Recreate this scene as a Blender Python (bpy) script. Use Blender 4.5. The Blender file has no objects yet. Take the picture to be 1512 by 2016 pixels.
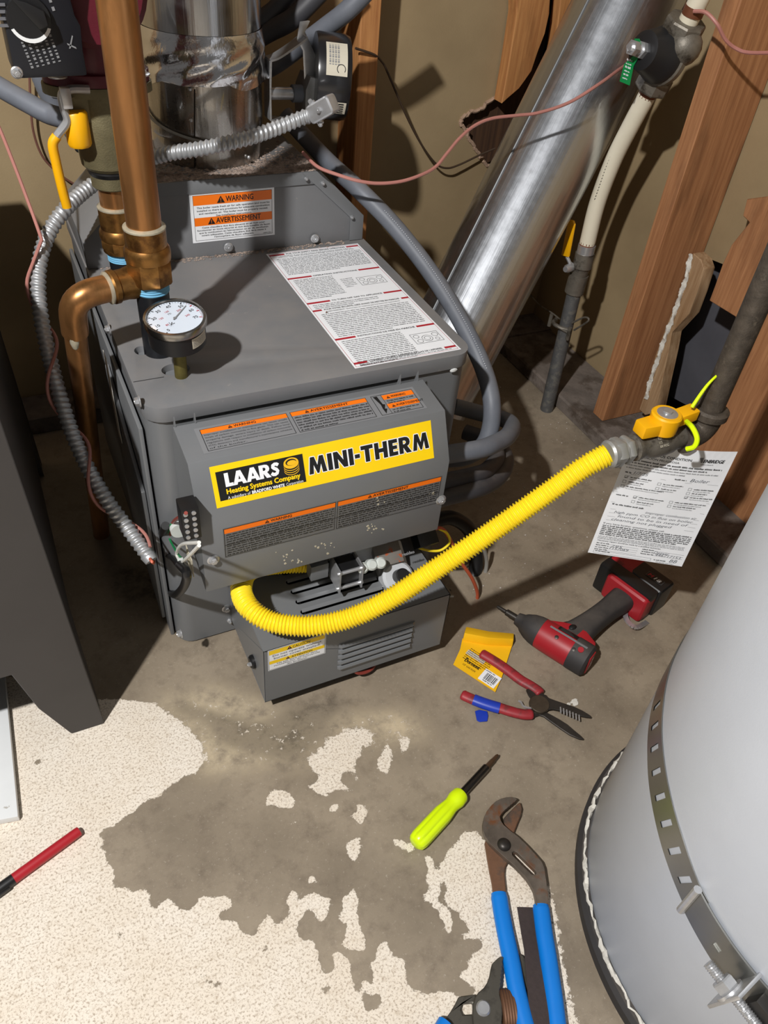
import bpy, bmesh, math, random
import numpy as np
from mathutils import Vector, Matrix
from mathutils.geometry import tessellate_polygon
random.seed(7)
SC = bpy.context.scene
COL = SC.collection
# ---------------------------------------------------------------- camera
F = 1540.04
CP = np.array([-0.11270664, -0.84189702, 1.06714631])
RT = np.array([[0.90327950, -0.42127211, 0.08133859], [-0.23006964, -0.63559656, -0.73694299], [0.36215205, 0.64695196, -0.67104326]])
cam_d = bpy.data.cameras.new('camera'); cam = bpy.data.objects.new('camera', cam_d); COL.objects.link(cam)
cam_d.sensor_fit = 'AUTO'; cam_d.sensor_width = 36.0; cam_d.lens = F / 2016 * 36.0; cam_d.clip_start = 0.02
cam.matrix_world = Matrix(((RT[0][0], -RT[1][0], -RT[2][0], CP[0]), (RT[0][1], -RT[1][1], -RT[2][1], CP[1]), (RT[0][2], -RT[1][2], -RT[2][2], CP[2]), (0, 0, 0, 1)))
SC.camera = cam
# ---------------------------------------------------------------- light
W = bpy.data.worlds.new('world'); SC.world = W; W.use_nodes = True
W.node_tree.nodes['Background'].inputs[0].default_value = (1.0, 0.96, 0.92, 1); W.node_tree.nodes['Background'].inputs[1].default_value = 0.115
bl = bpy.data.lights.new('ceiling_bulb', 'POINT'); bl.energy = 238; bl.shadow_soft_size = 0.035; bl.color = (1.0, 0.985, 0.97)
bulb = bpy.data.objects.new('ceiling_bulb', bl); bulb.location = (-0.95, -0.95, 2.1); COL.objects.link(bulb)
SC.view_settings.view_transform = 'Standard'; SC.view_settings.look = 'None'; SC.view_settings.gamma = 1.0; SC.view_settings.exposure = 0.0
SC.view_settings.use_curve_mapping = False
SC.cycles.use_denoising = True

# ---------------------------------------------------------------- helpers
def px(u, v, x=None, y=None, z=None, d=None):
    "a point seen at pixel (u,v), on the plane x=, y= or z= or at depth d"
    r = RT.T @ np.array([(u - 756) / F, (v - 1008) / F, 1.0])
    if d is not None: t = d
    elif x is not None: t = (x - CP[0]) / r[0]
    elif y is not None: t = (y - CP[1]) / r[1]
    else: t = (z - CP[2]) / r[2]
    return Vector(CP + r * t)
def V(*a): return Vector(a)
def lin(c): return tuple(((x / 255) / 12.92 if x / 255 <= .04045 else ((x / 255 + .055) / 1.055) ** 2.4) for x in c) + (1,)
class NT:
    def __init__(s, m): s.t = m.node_tree; s.n = s.t.nodes; s.b = s.n['Principled BSDF']
    def new(s, ty, **k):
        nd = s.n.new(ty)
        for a, v in k.items(): setattr(nd, a, v)
        return nd
    def link(s, a, b): s.t.links.new(a, b)
    def noise(s, vec, sc, det=4, rough=.6):
        nd = s.new('ShaderNodeTexNoise'); nd.inputs['Scale'].default_value = sc; nd.inputs['Detail'].default_value = det; nd.inputs['Roughness'].default_value = rough
        if vec: s.link(vec, nd.inputs['Vector'])
        return nd.outputs['Fac']
    def ramp(s, f, p0, p1, c0=(0, 0, 0, 1), c1=(1, 1, 1, 1)):
        nd = s.new('ShaderNodeValToRGB'); e = nd.color_ramp.elements; e[0].position = p0; e[1].position = p1; e[0].color = c0; e[1].color = c1
        s.link(f, nd.inputs[0]); return nd.outputs[0]
    def mix(s, f, a, b, mode='MIX'):
        nd = s.new('ShaderNodeMix', data_type='RGBA', blend_type=mode)
        for k, x in ((0, f), (6, a), (7, b)):
            if hasattr(x, 'links') or hasattr(x, 'is_linked'): s.link(x, nd.inputs[k])
            else: nd.inputs[k].default_value = x
        return nd.outputs[2]
    def math(s, op, a, b=0.0, clamp=False):
        nd = s.new('ShaderNodeMath', operation=op, use_clamp=clamp)
        for k, x in ((0, a), (1, b)):
            if hasattr(x, 'is_linked'): s.link(x, nd.inputs[k])
            else: nd.inputs[k].default_value = x
        return nd.outputs[0]
    def bump(s, h, st, dist=.002):
        nd = s.new('ShaderNodeBump'); nd.inputs['Strength'].default_value = st; nd.inputs['Distance'].default_value = dist
        s.link(h, nd.inputs['Height']); s.link(nd.outputs[0], s.b.inputs['Normal'])
MATS = {}
def M(name, c, r=.5, m=0.0, var=.12, vs=14, bump=0.0, bs=250, c2=None, c2f=(.5, .62), c2s=25, dust=0.0, stretch=None, coat=0.0, rvar=0.0, dustc=(150, 138, 125), trans=0.0):
    if name in MATS: return MATS[name]
    mt = bpy.data.materials.new(name); mt.use_nodes = True; t = NT(mt); MATS[name] = mt
    tc = t.new('ShaderNodeTexCoord').outputs['Object']
    if stretch:
        mp = t.new('ShaderNodeMapping'); mp.inputs['Scale'].default_value = stretch; t.link(tc, mp.inputs[0]); tv = mp.outputs[0]
    else: tv = tc
    L = lin(c); a = tuple(x * (1 - var) for x in L[:3]) + (1,); b = tuple(min(1, x * (1 + var)) for x in L[:3]) + (1,)
    nf = t.noise(tv, vs, 5)
    col = t.mix(t.ramp(nf, .3, .7), a, b)
    if c2: col = t.mix(t.ramp(t.noise(tv, c2s, 6, .65), *c2f), col, lin(c2))
    if dust:
        g = t.new('ShaderNodeNewGeometry'); sp = t.new('ShaderNodeSeparateXYZ'); t.link(g.outputs['Normal'], sp.inputs[0])
        up = t.ramp(sp.outputs[2], .6, .95)
        dn = t.math('ADD', t.ramp(t.noise(tc, 9, 6, .7), .35, .75), 0.0)
        dm = t.math('MULTIPLY', t.math('MULTIPLY', up, dn), dust)
        col = t.mix(dm, col, lin(dustc))
        rr = t.math('ADD', t.math('MULTIPLY', dm, .5), r, True); t.link(rr, t.b.inputs['Roughness'])
        if m: t.link(t.math('SUBTRACT', m, dm, True), t.b.inputs['Metallic'])
    else: t.b.inputs['Roughness'].default_value = r
    if rvar: t.link(t.math('ADD', t.math('MULTIPLY', t.noise(tc, 40, 5), rvar), r - rvar / 2), t.b.inputs['Roughness'])
    t.link(col, t.b.inputs['Base Color'])
    if not (dust and m): t.b.inputs['Metallic'].default_value = m
    if coat: t.b.inputs['Coat Weight'].default_value = coat; t.b.inputs['Coat Roughness'].default_value = .1
    if trans: t.b.inputs['Transmission Weight'].default_value = trans
    if bump: t.bump(t.noise(tv, bs, 3), bump)
    return mt

def frame(ax):
    a = Vector(ax).normalized(); h = Vector((0, 0, 1)) if abs(a.z) < .9 else Vector((1, 0, 0))
    u = a.cross(h).normalized(); return u, a.cross(u).normalized(), a
def smooth(pts, n=10):
    P = [Vector(p) for p in pts]; out = []
    if len(P) < 3:
        return [P[0].lerp(P[-1], i / n) for i in range(n + 1)]
    Q = [P[0] * 2 - P[1]] + P + [P[-1] * 2 - P[-2]]
    for i in range(1, len(Q) - 2):
        a, b, c, d = Q[i - 1:i + 3]
        for k in range(n):
            t = k / n
            out.append(.5 * ((2 * b) + (c - a) * t + (2 * a - 5 * b + 4 * c - d) * t * t + (3 * b - a - 3 * c + d) * t ** 3))
    out.append(P[-1]); return out
def resample(pts, step):
    P = [Vector(p) for p in pts]; L = [0]
    for i in range(1, len(P)): L.append(L[-1] + (P[i] - P[i - 1]).length)
    n = max(2, int(L[-1] / step)); out = []; j = 0
    for k in range(n + 1):
        s = L[-1] * k / n
        while j < len(P) - 2 and L[j + 1] < s: j += 1
        t = (s - L[j]) / max(1e-9, L[j + 1] - L[j]); out.append(P[j].lerp(P[j + 1], min(1, t)))
    return out
class MB:
    def __init__(s): s.v = []; s.f = []; s.m = []
    def add(s, vs, fs, m=0):
        o = len(s.v); s.v += [Vector(v) for v in vs]; s.f += [tuple(i + o for i in f) for f in fs]; s.m += [m] * len(fs); return s
    def box(s, a, b, m=0, rot=None, piv=None):
        x0, y0, z0 = a; x1, y1, z1 = b
        vs = [V(x, y, z) for z in (z0, z1) for y in (y0, y1) for x in (x0, x1)]
        if rot is not None:
            pv = Vector(piv) if piv is not None else (Vector(a) + Vector(b)) / 2
            vs = [pv + rot @ (q - pv) for q in vs]
        return s.add(vs, [(0, 2, 3, 1), (4, 5, 7, 6), (0, 1, 5, 4), (2, 6, 7, 3), (0, 4, 6, 2), (1, 3, 7, 5)], m)
    def obox(s, c, ux, uy, uz, sx, sy, sz, m=0):
        c = Vector(c); vs = [c + ux * (i * sx / 2) + uy * (j * sy / 2) + uz * (k * sz / 2) for k in (-1, 1) for j in (-1, 1) for i in (-1, 1)]
        return s.add(vs, [(0, 2, 3, 1), (4, 5, 7, 6), (0, 1, 5, 4), (2, 6, 7, 3), (0, 4, 6, 2), (1, 3, 7, 5)], m)
    def lathe(s, o, ax, prof, n=28, m=0, cap=True, ph=0.0):
        o = Vector(o); u, w, a = frame(ax); vs = []; fs = []
        for r, h in prof:
            for k in range(n):
                t = 2 * math.pi * k / n + ph; vs.append(o + a * h + (u * math.cos(t) + w * math.sin(t)) * r)
        for i in range(len(prof) - 1):
            for k in range(n):
                k2 = (k + 1) % n; fs.append((i * n + k, i * n + k2, (i + 1) * n + k2, (i + 1) * n + k))
        if cap: fs.append(tuple(range(n - 1, -1, -1))); fs.append(tuple((len(prof) - 1) * n + k for k in range(n)))
        return s.add(vs, fs, m)
    def cyl(s, a, b, r, r2=None, n=24, m=0, cap=True):
        a = Vector(a); b = Vector(b); return s.lathe(a, b - a, [(r, 0), (r if r2 is None else r2, (b - a).length)], n, m, cap)
    def tube(s, pts, r, n=12, m=0, cap=True, zs=1.0, fr=None):
        P = [Vector(p) for p in pts]; T = []
        for i in range(len(P)): T.append((P[min(i + 1, len(P) - 1)] - P[max(i - 1, 0)]).normalized())
        u, w, _ = frame(T[0]); vs = []; fs = []; S = 0
        for i, p in enumerate(P):
            if i: S += (p - P[i - 1]).length
            u = (u - T[i] * u.dot(T[i])).normalized(); w = T[i].cross(u)
            for k in range(n):
                t = 2 * math.pi * k / n
                rr = r(S, t) if callable(r) else (r[i] if isinstance(r, (list, tuple)) else r)
                o = (u * math.cos(t) + w * math.sin(t)) * rr
                if zs != 1.0: o = Vector((o.x, o.y, o.z * zs))
                vs.append(p + o)
        for i in range(len(P) - 1):
            for k in range(n):
                k2 = (k + 1) % n; fs.append((i * n + k, i * n + k2, (i + 1) * n + k2, (i + 1) * n + k))
        if cap: fs.append(tuple(range(n - 1, -1, -1))); fs.append(tuple((len(P) - 1) * n + k for k in range(n)))
        return s.add(vs, fs, m)
    def prism(s, poly, vec, m=0, holes=()):
        poly = [Vector(p) for p in poly]; hs = [[Vector(p) for p in h] for h in holes]; vec = Vector(vec)
        loops = [poly] + hs; allp = [p for l in loops for p in l]; N = len(allp)
        tri = tessellate_polygon(loops)
        fs = []
        nrm = sum(((poly[i].cross(poly[(i + 1) % len(poly)])) for i in range(len(poly))), Vector())
        for t in tri:
            a, b, c = t; fl = (allp[b] - allp[a]).cross(allp[c] - allp[a]).dot(vec) > 0
            lo = (a, c, b) if fl else (a, b, c); fs.append(lo); fs.append(tuple(N + i for i in reversed(lo)))
        o = 0
        for l in loops:
            n = len(l)
            for i in range(n):
                j = (i + 1) % n; fs.append((o + i, o + j, N + o + j, N + o + i))
            o += n
        return s.add(allp + [p + vec for p in allp], fs, m)
    def sph(s, c, r, n=12, m=0, sc=(1, 1, 1)):
        c = Vector(c); vs = []; fs = []; h = n // 2
        for i in range(h + 1):
            for k in range(n):
                th = math.pi * i / h; ph = 2 * math.pi * k / n
                vs.append(c + Vector((r * sc[0] * math.sin(th) * math.cos(ph), r * sc[1] * math.sin(th) * math.sin(ph), r * sc[2] * math.cos(th))))
        for i in range(h):
            for k in range(n):
                k2 = (k + 1) % n; fs.append((i * n + k, (i + 1) * n + k, (i + 1) * n + k2, i * n + k2))
        return s.add(vs, fs, m)
    def build(s, name, mats, parent=None, bevel=0, seg=2, ang=35, smoothit=True, loc=None, recalc=True):
        if not isinstance(mats, (list, tuple)): mats = [mats]
        root = Vector((0, 0, 0)); q = parent
        while q is not None: root += q.location; q = q.parent
        if parent is None:
            if loc is None:
                lo = [min(v[i] for v in s.v) for i in range(3)]; hi = [max(v[i] for v in s.v) for i in range(3)]
                loc = Vector(((lo[0] + hi[0]) / 2, (lo[1] + hi[1]) / 2, lo[2]))
            root = Vector(loc)
        me = bpy.data.meshes.new(name); me.from_pydata([v - root for v in s.v], [], s.f)
        for mm in mats: me.materials.append(mm)
        me.polygons.foreach_set('material_index', s.m); me.update()
        if recalc or bevel:
            bm = bmesh.new(); bm.from_mesh(me)
            bmesh.ops.remove_doubles(bm, verts=bm.verts, dist=1e-6)
            if recalc: bmesh.ops.recalc_face_normals(bm, faces=bm.faces)
            if bevel:
                es = [e for e in bm.edges if len(e.link_faces) == 2 and e.calc_face_angle(0) > math.radians(28)]
                bmesh.ops.bevel(bm, geom=es, offset=bevel, segments=seg, profile=.6, affect='EDGES', clamp_overlap=True)
            bm.to_mesh(me); bm.free()
        if smoothit:
            me.polygons.foreach_set('use_smooth', [True] * len(me.polygons)); me.set_sharp_from_angle(angle=math.radians(ang))
        o = bpy.data.objects.new(name, me); COL.objects.link(o)
        if parent is None: o.location = root
        else: o.parent = parent
        return o
def tag(o, label, cat, group=None, kind=None):
    o['label'] = label; o['category'] = cat
    if group: o['group'] = group
    if kind: o['kind'] = kind
    return o
def thing(name, label, cat, loc, group=None):
    o = bpy.data.objects.new(name, None); o.empty_display_size = .02; o.location = Vector(loc); COL.objects.link(o); return tag(o, label, cat, group)
def struct(o): o['kind'] = 'structure'; return o

# text -> flat mesh, cached
TXT = {}
def text_mesh(body, bold=0.0, shear=0.0):
    k = (body, bold, shear)
    if k not in TXT:
        cu = bpy.data.curves.new('t', 'FONT'); cu.body = body; cu.size = 1.0; cu.resolution_u = 2; cu.shear = shear
        ob = bpy.data.objects.new('t', cu); COL.objects.link(ob)
        bpy.context.view_layer.update()
        ev = ob.evaluated_get(bpy.context.evaluated_depsgraph_get()); me = ev.to_mesh()
        vs = [(v.co.x, v.co.y) for v in me.vertices]; fs = [tuple(p.vertices) for p in me.polygons]
        ev.to_mesh_clear(); bpy.data.objects.remove(ob); bpy.data.curves.remove(cu)
        if not vs: vs = [(0, 0)]
        xs = [v[0] for v in vs]; ys = [v[1] for v in vs]
        TXT[k] = (vs, fs, min(xs), max(xs), min(ys), max(ys))
    return TXT[k]
INK = {}
def inks():
    if not INK:
        for i, (n, c) in enumerate(dict(white=(243, 245, 248), black=(22, 22, 22), orange=(255, 122, 12), red=(178, 28, 44), yellow=(255, 212, 0), gray=(128, 129, 131), darkgray=(70, 70, 70), gold=(246, 190, 30), pencil=(95, 98, 105), buff=(203, 196, 178), green=(20, 140, 80), dgray=(105, 106, 108)).items()):
            INK[n] = (i, M('ink_' + n, c, .45, var=.03))
    return [v[1] for v in INK.values()]
def _S():
    c = [(.63, .76), (.52, .86), (.37, .875), (.22, .80), (.20, .68), (.30, .58), (.46, .48), (.54, .35), (.47, .19), (.33, .125), (.18, .145), (.05, .26)]; q = [Vector((x, y, 0)) for x, y in c]; a, b = [], []
    for i in range(len(q)):
        t = (q[min(i + 1, len(q) - 1)] - q[max(i - 1, 0)]).normalized(); n = Vector((-t.y, t.x, 0)) * .125; a.append(tuple((q[i] + n)[:2])); b.append(tuple((q[i] - n)[:2]))
    return a + b[::-1]
BLK = {'L': (.58, [([(0, 0), (.58, 0), (.58, .24), (.3, .24), (.3, 1), (0, 1)], [])]), 'I': (.3, [([(0, 0), (.3, 0), (.3, 1), (0, 1)], [])]),
       'N': (.9, [([(0, 0), (.27, 0), (.27, .55), (.62, 0), (.9, 0), (.9, 1), (.63, 1), (.63, .45), (.28, 1), (0, 1)], [])]),
       'M': (1.16, [([(0, 0), (.28, 0), (.34, .52), (.52, 0), (.64, 0), (.82, .52), (.88, 0), (1.16, 0), (1.0, 1), (.74, 1), (.58, .48), (.42, 1), (.16, 1)], [])]),
       'T': (.82, [([(.26, 0), (.56, 0), (.56, .76), (.82, .76), (.82, 1), (0, 1), (0, .76), (.26, .76)], [])]),
       'H': (.88, [([(0, 0), (.29, 0), (.29, .38), (.59, .38), (.59, 0), (.88, 0), (.88, 1), (.59, 1), (.59, .62), (.29, .62), (.29, 1), (0, 1)], [])]),
       'E': (.62, [([(0, 0), (.62, 0), (.62, .23), (.29, .23), (.29, .39), (.58, .39), (.58, .61), (.29, .61), (.29, .77), (.62, .77), (.62, 1), (0, 1)], [])]),
       'R': (.86, [([(0, 0), (.29, 0), (.29, .36), (.5, 0), (.86, 0), (.58, .42), (.72, .5), (.78, .66), (.74, .84), (.62, .96), (.45, 1), (0, 1)], [[(.29, .56), (.4, .56), (.48, .62), (.5, .68), (.46, .76), (.4, .79), (.29, .79)]])]),
       'A': (1.02, [([(0, 0), (.3, 0), (.36, .17), (.66, .17), (.72, 0), (1.02, 0), (.66, 1), (.36, 1)], [[(.43, .37), (.59, .37), (.51, .64)]])]),
       'S': (.7, [(_S(), [])]), '-': (.34, [([(0, .34), (.34, .34), (.34, .58), (0, .58)], [])])}
class Card(MB):
    "a printed sheet: local x along ux, y along uy, origin at its lower left corner; print lies on it in thin layers"
    def __init__(s, O, ux, uy, warp=None):
        super().__init__(); inks(); s.O = Vector(O); s.ux = Vector(ux).normalized(); s.n = s.ux.cross(Vector(uy)).normalized(); s.uy = s.n.cross(s.ux); s.l = 0; s.warp = warp
    def P(s, x, y, l): 
        if s.warp: return s.warp(x, y, l)
        return s.O + s.ux * x + s.uy * y + s.n * (.0003 + l * .00012)
    def quad(s, pts, ink, l=1): s.add([s.P(x, y, l) for x, y in pts], [tuple(range(len(pts)))], INK[ink][0])
    def rect(s, x0, y0, x1, y1, ink, l=1): s.quad([(x0, y0), (x1, y0), (x1, y1), (x0, y1)], ink, l)
    def frame(s, x0, y0, x1, y1, t, ink, l=1):
        s.rect(x0, y0, x1, y0 + t, ink, l); s.rect(x0, y1 - t, x1, y1, ink, l); s.rect(x0, y0 + t, x0 + t, y1 - t, ink, l); s.rect(x1 - t, y0 + t, x1, y1 - t, ink, l)
    def text(s, body, x, y, h, ink='black', l=2, w=None, al='l', bold=0.0, shear=0.0):
        vs, fs, x0, x1, y0, y1 = text_mesh(body, 0, shear); sc = h / .72
        if bold > 0:
            d = bold * 1.3 * sc
            offs = [(-d, 0), (d, 0), (0, d * .8), (0, -d * .8)]
            if bold > .04: offs = [(q * d * math.cos(k * math.pi / 4), q * d * .9 * math.sin(k * math.pi / 4)) for q in (1, .55) for k in range(8)]
            for i, (ex, ey) in enumerate(offs): s.text(body, x + ex, y + ey, h, ink, l + .05 + i * .05, w, al, 0, shear)
        sx = sc if w is None else w / max(1e-6, x1 - x0)
        ww = (x1 - x0) * sx; ox = x - {'l': 0, 'c': ww / 2, 'r': ww}[al]
        s.add([s.P(ox + (a - x0) * sx, y + b * sc, l) for a, b in vs], fs, INK[ink][0])
    def block(s, body, x, y, h, w, ink='black', l=2, gap=.10):
        gl = [BLK[c] for c in body]; tot = sum(g[0] for g in gl) + gap * (len(gl) - 1); sx = w / tot; ox = x
        for wd, loops in gl:
            for outer, holes in loops:
                ps = [[Vector((p[0], p[1], 0)) for p in q] for q in [outer] + holes]; fl = [p for q in ps for p in q]
                vs = [s.P(ox + p.x * sx, y + p.y * h, l) for p in fl]; fs = []
                for t in tessellate_polygon(ps):
                    if (fl[t[1]] - fl[t[0]]).cross(fl[t[2]] - fl[t[0]]).z < 0: t = (t[0], t[2], t[1])
                    fs.append(tuple(t))
                s.add(vs, fs, INK[ink][0])
            ox += (wd + gap) * sx
    def dashes(s, x0, y, x1, h, ink='black', l=2, seed=0):
        rd = random.Random(seed); x = x0
        while x < x1:
            for _ in range(rd.randint(2, 8)):
                if x >= x1: break
                w = h * rd.choice((.35, .5, .5, .6)); a = h * rd.choice((0, 0, .12, -.18)); s.rect(x, y + a * .5, x + w, y + h * rd.choice((.8, .85, 1.1)), ink, l); x += w + h * .17
            x += h * .55
    def lines(s, x0, x1, ytop, n, pitch, h, ink='black', l=2, last=.6, seed=1):
        for i in range(n): s.dashes(x0, ytop - (i + 1) * pitch, x1 if i < n - 1 else x0 + (x1 - x0) * last, h, ink, l, seed * 31 + i)
    def warn(s, x, y, h, l=2):
        s.quad([(x, y), (x + h * 1.15, y), (x + h * .575, y + h)], 'black', l); s.rect(x + h * .53, y + h * .3, x + h * .62, y + h * .7, 'orange', l + 1); s.rect(x + h * .53, y + h * .13, x + h * .62, y + h * .22, 'orange', l + 1)
    def done(s, name, parent): return s.build(name, inks(), parent, smoothit=False, recalc=False)

# ---------------------------------------------------------------- materials
m_gray = M('gray_enamel', (120, 121, 123), .42, var=.06, vs=9, bump=.06, bs=900, dust=.35, c2=(150, 146, 140), c2f=(.68, .74), c2s=60)
m_gray2 = M('gray_enamel_clean', (114, 116, 118), .38, var=.04, vs=9, bump=.05, bs=900, c2=(165, 160, 145), c2f=(.74, .77), c2s=45)
m_dark = M('dark_enamel', (58, 55, 54), .5, var=.05, bump=.04, bs=700)
m_black = M('black_plastic', (24, 24, 25), .4, var=.1)
m_void = M('black_interior', (10, 9, 8), .9)
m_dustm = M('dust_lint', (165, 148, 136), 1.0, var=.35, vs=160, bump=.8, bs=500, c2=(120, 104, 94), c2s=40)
m_zinc = M('zinc_plated', (200, 201, 203), .34, .72, var=.12, vs=60)
m_foil = M('foil_tape', (222, 222, 224), .2, 1, var=.05, bump=.5, bs=60)
m_copper = M('aged_copper', (178, 126, 78), .33, .8, var=.25, vs=22, stretch=(1, 1, .25), c2=(128, 92, 52), c2f=(.5, .7), c2s=18, rvar=.2)
m_brass = M('tarnished_brass', (150, 108, 58), .36, .85, var=.28, vs=40, c2=(108, 74, 42), c2s=30, rvar=.2)
m_bronze = M('bronze_casting', (118, 110, 82), .55, .5, var=.18, vs=40, bump=.3, bs=500)
m_solder = M('solder_silver', (190, 182, 160), .5, .5, var=.2, vs=80)
m_iron = M('black_iron', (84, 76, 67), .55, .4, var=.35, vs=60, bump=.3, bs=400, c2=(105, 96, 84), c2f=(.6, .7), c2s=90)
m_castgray = M('cast_fitting', (122, 116, 106), .5, .5, var=.2, vs=60, bump=.2, bs=300, c2=(64, 58, 50), c2s=30)
m_teal = M('pipe_tape_blue', (112, 178, 214), .6, var=.08)
m_conduit = M('gray_liquidtight', (102, 106, 114), .5, var=.1, vs=30, dust=.4, dustc=(140, 134, 128))
m_conduit_d = M('dark_liquidtight', (62, 62, 66), .55, var=.12, dust=.5)
m_armor = M('armored_steel', (186, 188, 190), .42, .6, var=.14, vs=50, dust=.35, dustc=(150, 135, 122))
m_yel = M('yellow_coating', (255, 224, 40), .38, var=.05)
m_yelp = M('yellow_plastic', (244, 178, 10), .4, var=.06)
m_red = M('red_plastic', (166, 30, 40), .45, var=.1, c2=(110, 30, 34), c2f=(.62, .72))
m_rub = M('black_rubber', (50, 48, 48), .65, var=.15, dust=.25)
m_maroon = M('maroon_cast', (88, 16, 32), .45, var=.15, bump=.15)
m_grip = M('red_grip', (156, 40, 48), .5, var=.12, c2=(120, 44, 46), c2s=60)
m_blue = M('blue_grip', (0, 120, 212), .42, var=.05)
m_btape = M('blue_tape', (30, 60, 175), .4, var=.12)
m_lime = M('lime_plastic', (224, 255, 14), .3, var=.03)
m_steel = M('worn_steel', (112, 102, 92), .5, .6, var=.3, vs=40, c2=(132, 84, 52), c2f=(.55, .68), c2s=30, rvar=.2)
m_dsteel = M('dark_steel', (62, 58, 54), .42, .6, var=.25, vs=50)
m_brown = M('abrasive_cloth', (62, 52, 50), .95, var=.12, vs=200, bump=.3, bs=900)
m_white = M('white_panel', (226, 228, 228), .4, var=.04, c2=(170, 165, 155), c2f=(.7, .74), c2s=40)
m_ivory = M('ivory_pipe', (226, 218, 196), .42, var=.05)
m_tank = M('tank_enamel', (194, 199, 207), .42, var=.025, bump=.08, bs=420, c2=(120, 120, 122), c2f=(.76, .79), c2s=30)
m_pink = M('pink_wire', (176, 118, 108), .5, var=.1)
m_orw = M('orange_wire', (196, 92, 60), .5)
m_gw = M('gray_wire', (150, 148, 142), .45)
m_whw = M('white_wire', (222, 222, 216), .5)
m_green = M('green_wire', (20, 130, 70), .45)
m_bluew = M('blue_wire', (50, 90, 170), .45)
m_redw = M('red_wire', (140, 60, 50), .45)
m_paper = M('paper_white', (235, 237, 242), .7, var=.02)
m_pack = M('yellow_card', (250, 192, 20), .5, var=.06)
m_caulk = M('white_caulk', (214, 210, 200), .9, var=.12, vs=80, bump=.6, bs=200)
m_valveg = M('valve_aluminium', (190, 192, 194), .45, .3, var=.1)
m_plast = M('pale_plastic', (205, 210, 205), .45)
m_glass = M('gauge_face', (214, 224, 236), .25, var=.02, coat=1.0)

def sheet_mat(name, axes, c, c2, rough, org):
    mt = bpy.data.materials.new(name); mt.use_nodes = True; t = NT(mt); tc = t.new('ShaderNodeTexCoord').outputs['Object']; cb_ = t.new('ShaderNodeCombineXYZ')
    for i, (a, sc) in enumerate(zip(axes, (1, 1, .035))):
        d_ = t.new('ShaderNodeVectorMath', operation='DOT_PRODUCT'); d_.inputs[1].default_value = a * sc; t.link(tc, d_.inputs[0]); t.link(d_.outputs['Value'], cb_.inputs[i])
    n1 = t.noise(cb_.outputs[0], 22, 6, .6); n2 = t.noise(cb_.outputs[0], 90, 4, .6); n3 = t.noise(tc, 60, 3, .6)
    t.link(t.mix(t.ramp(n1, .3, .7), lin(c), lin(c2)), t.b.inputs['Base Color']); t.b.inputs['Metallic'].default_value = 1
    t.link(t.math('ADD', t.math('MULTIPLY', n3, .16), rough), t.b.inputs['Roughness']); t.b.inputs['Coat Weight'].default_value = .6; t.b.inputs['Coat Roughness'].default_value = .06; t.b.inputs['Coat IOR'].default_value = 2.2
    t.bump(t.math('ADD', n1, t.math('MULTIPLY', n2, .3)), .35, .004); return mt
def wood_mat(name, c, c2):
    mt = bpy.data.materials.new(name); mt.use_nodes = True; t = NT(mt); MATS[name] = mt
    tc = t.new('ShaderNodeTexCoord').outputs['Object']
    mp = t.new('ShaderNodeMapping'); mp.inputs['Scale'].default_value = (60, 60, 2.2); t.link(tc, mp.inputs[0])
    mp2 = t.new('ShaderNodeMapping'); mp2.inputs['Scale'].default_value = (9, 9, 1.6); t.link(tc, mp2.inputs[0])
    g = t.noise(mp.outputs[0], 2.0, 6, .7); k = t.noise(mp2.outputs[0], 2.0, 5, .6)
    col = t.mix(t.ramp(g, .35, .65), lin(c), lin(c2)); col = t.mix(t.ramp(k, .55, .8), col, tuple(x * .45 for x in lin(c2)[:3]) + (1,))
    t.link(col, t.b.inputs['Base Color']); t.b.inputs['Roughness'].default_value = .7; t.bump(g, .25, .001); return mt
m_wood = wood_mat('stud_wood', (196, 140, 84), (160, 104, 58))
m_wood2 = wood_mat('stud_wood_right', (180, 128, 86), (146, 96, 60))
m_woodl = wood_mat('split_wood', (176, 146, 112), (138, 104, 70))
m_wood_d = wood_mat('sheathing_dark', (84, 58, 38), (58, 38, 26))
def drywall_mat():
    mt = bpy.data.materials.new('drywall_back_paper'); mt.use_nodes = True; t = NT(mt)
    tc = t.new('ShaderNodeTexCoord').outputs['Object']
    col = t.mix(t.ramp(t.noise(tc, 3, 5), .3, .7), lin((164, 143, 108)), lin((142, 122, 90)))
    mp = t.new('ShaderNodeMapping'); mp.inputs['Scale'].default_value = (30, 30, 90); t.link(tc, mp.inputs[0])
    col = t.mix(t.ramp(t.noise(mp.outputs[0], 3, 4, .8), .68, .76), col, lin((108, 90, 66)))
    t.link(col, t.b.inputs['Base Color']); t.b.inputs['Roughness'].default_value = .85; t.bump(t.noise(tc, 300, 3), .2, .001); return mt
m_dry = drywall_mat()
m_torn = M('torn_paper', (168, 140, 118), .95, var=.25, vs=60, bump=.7, bs=120)
m_sill = M('dusty_sill', (112, 102, 94), .95, var=.25, vs=25, bump=.6, bs=120, c2=(78, 66, 56), c2s=12)
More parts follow.
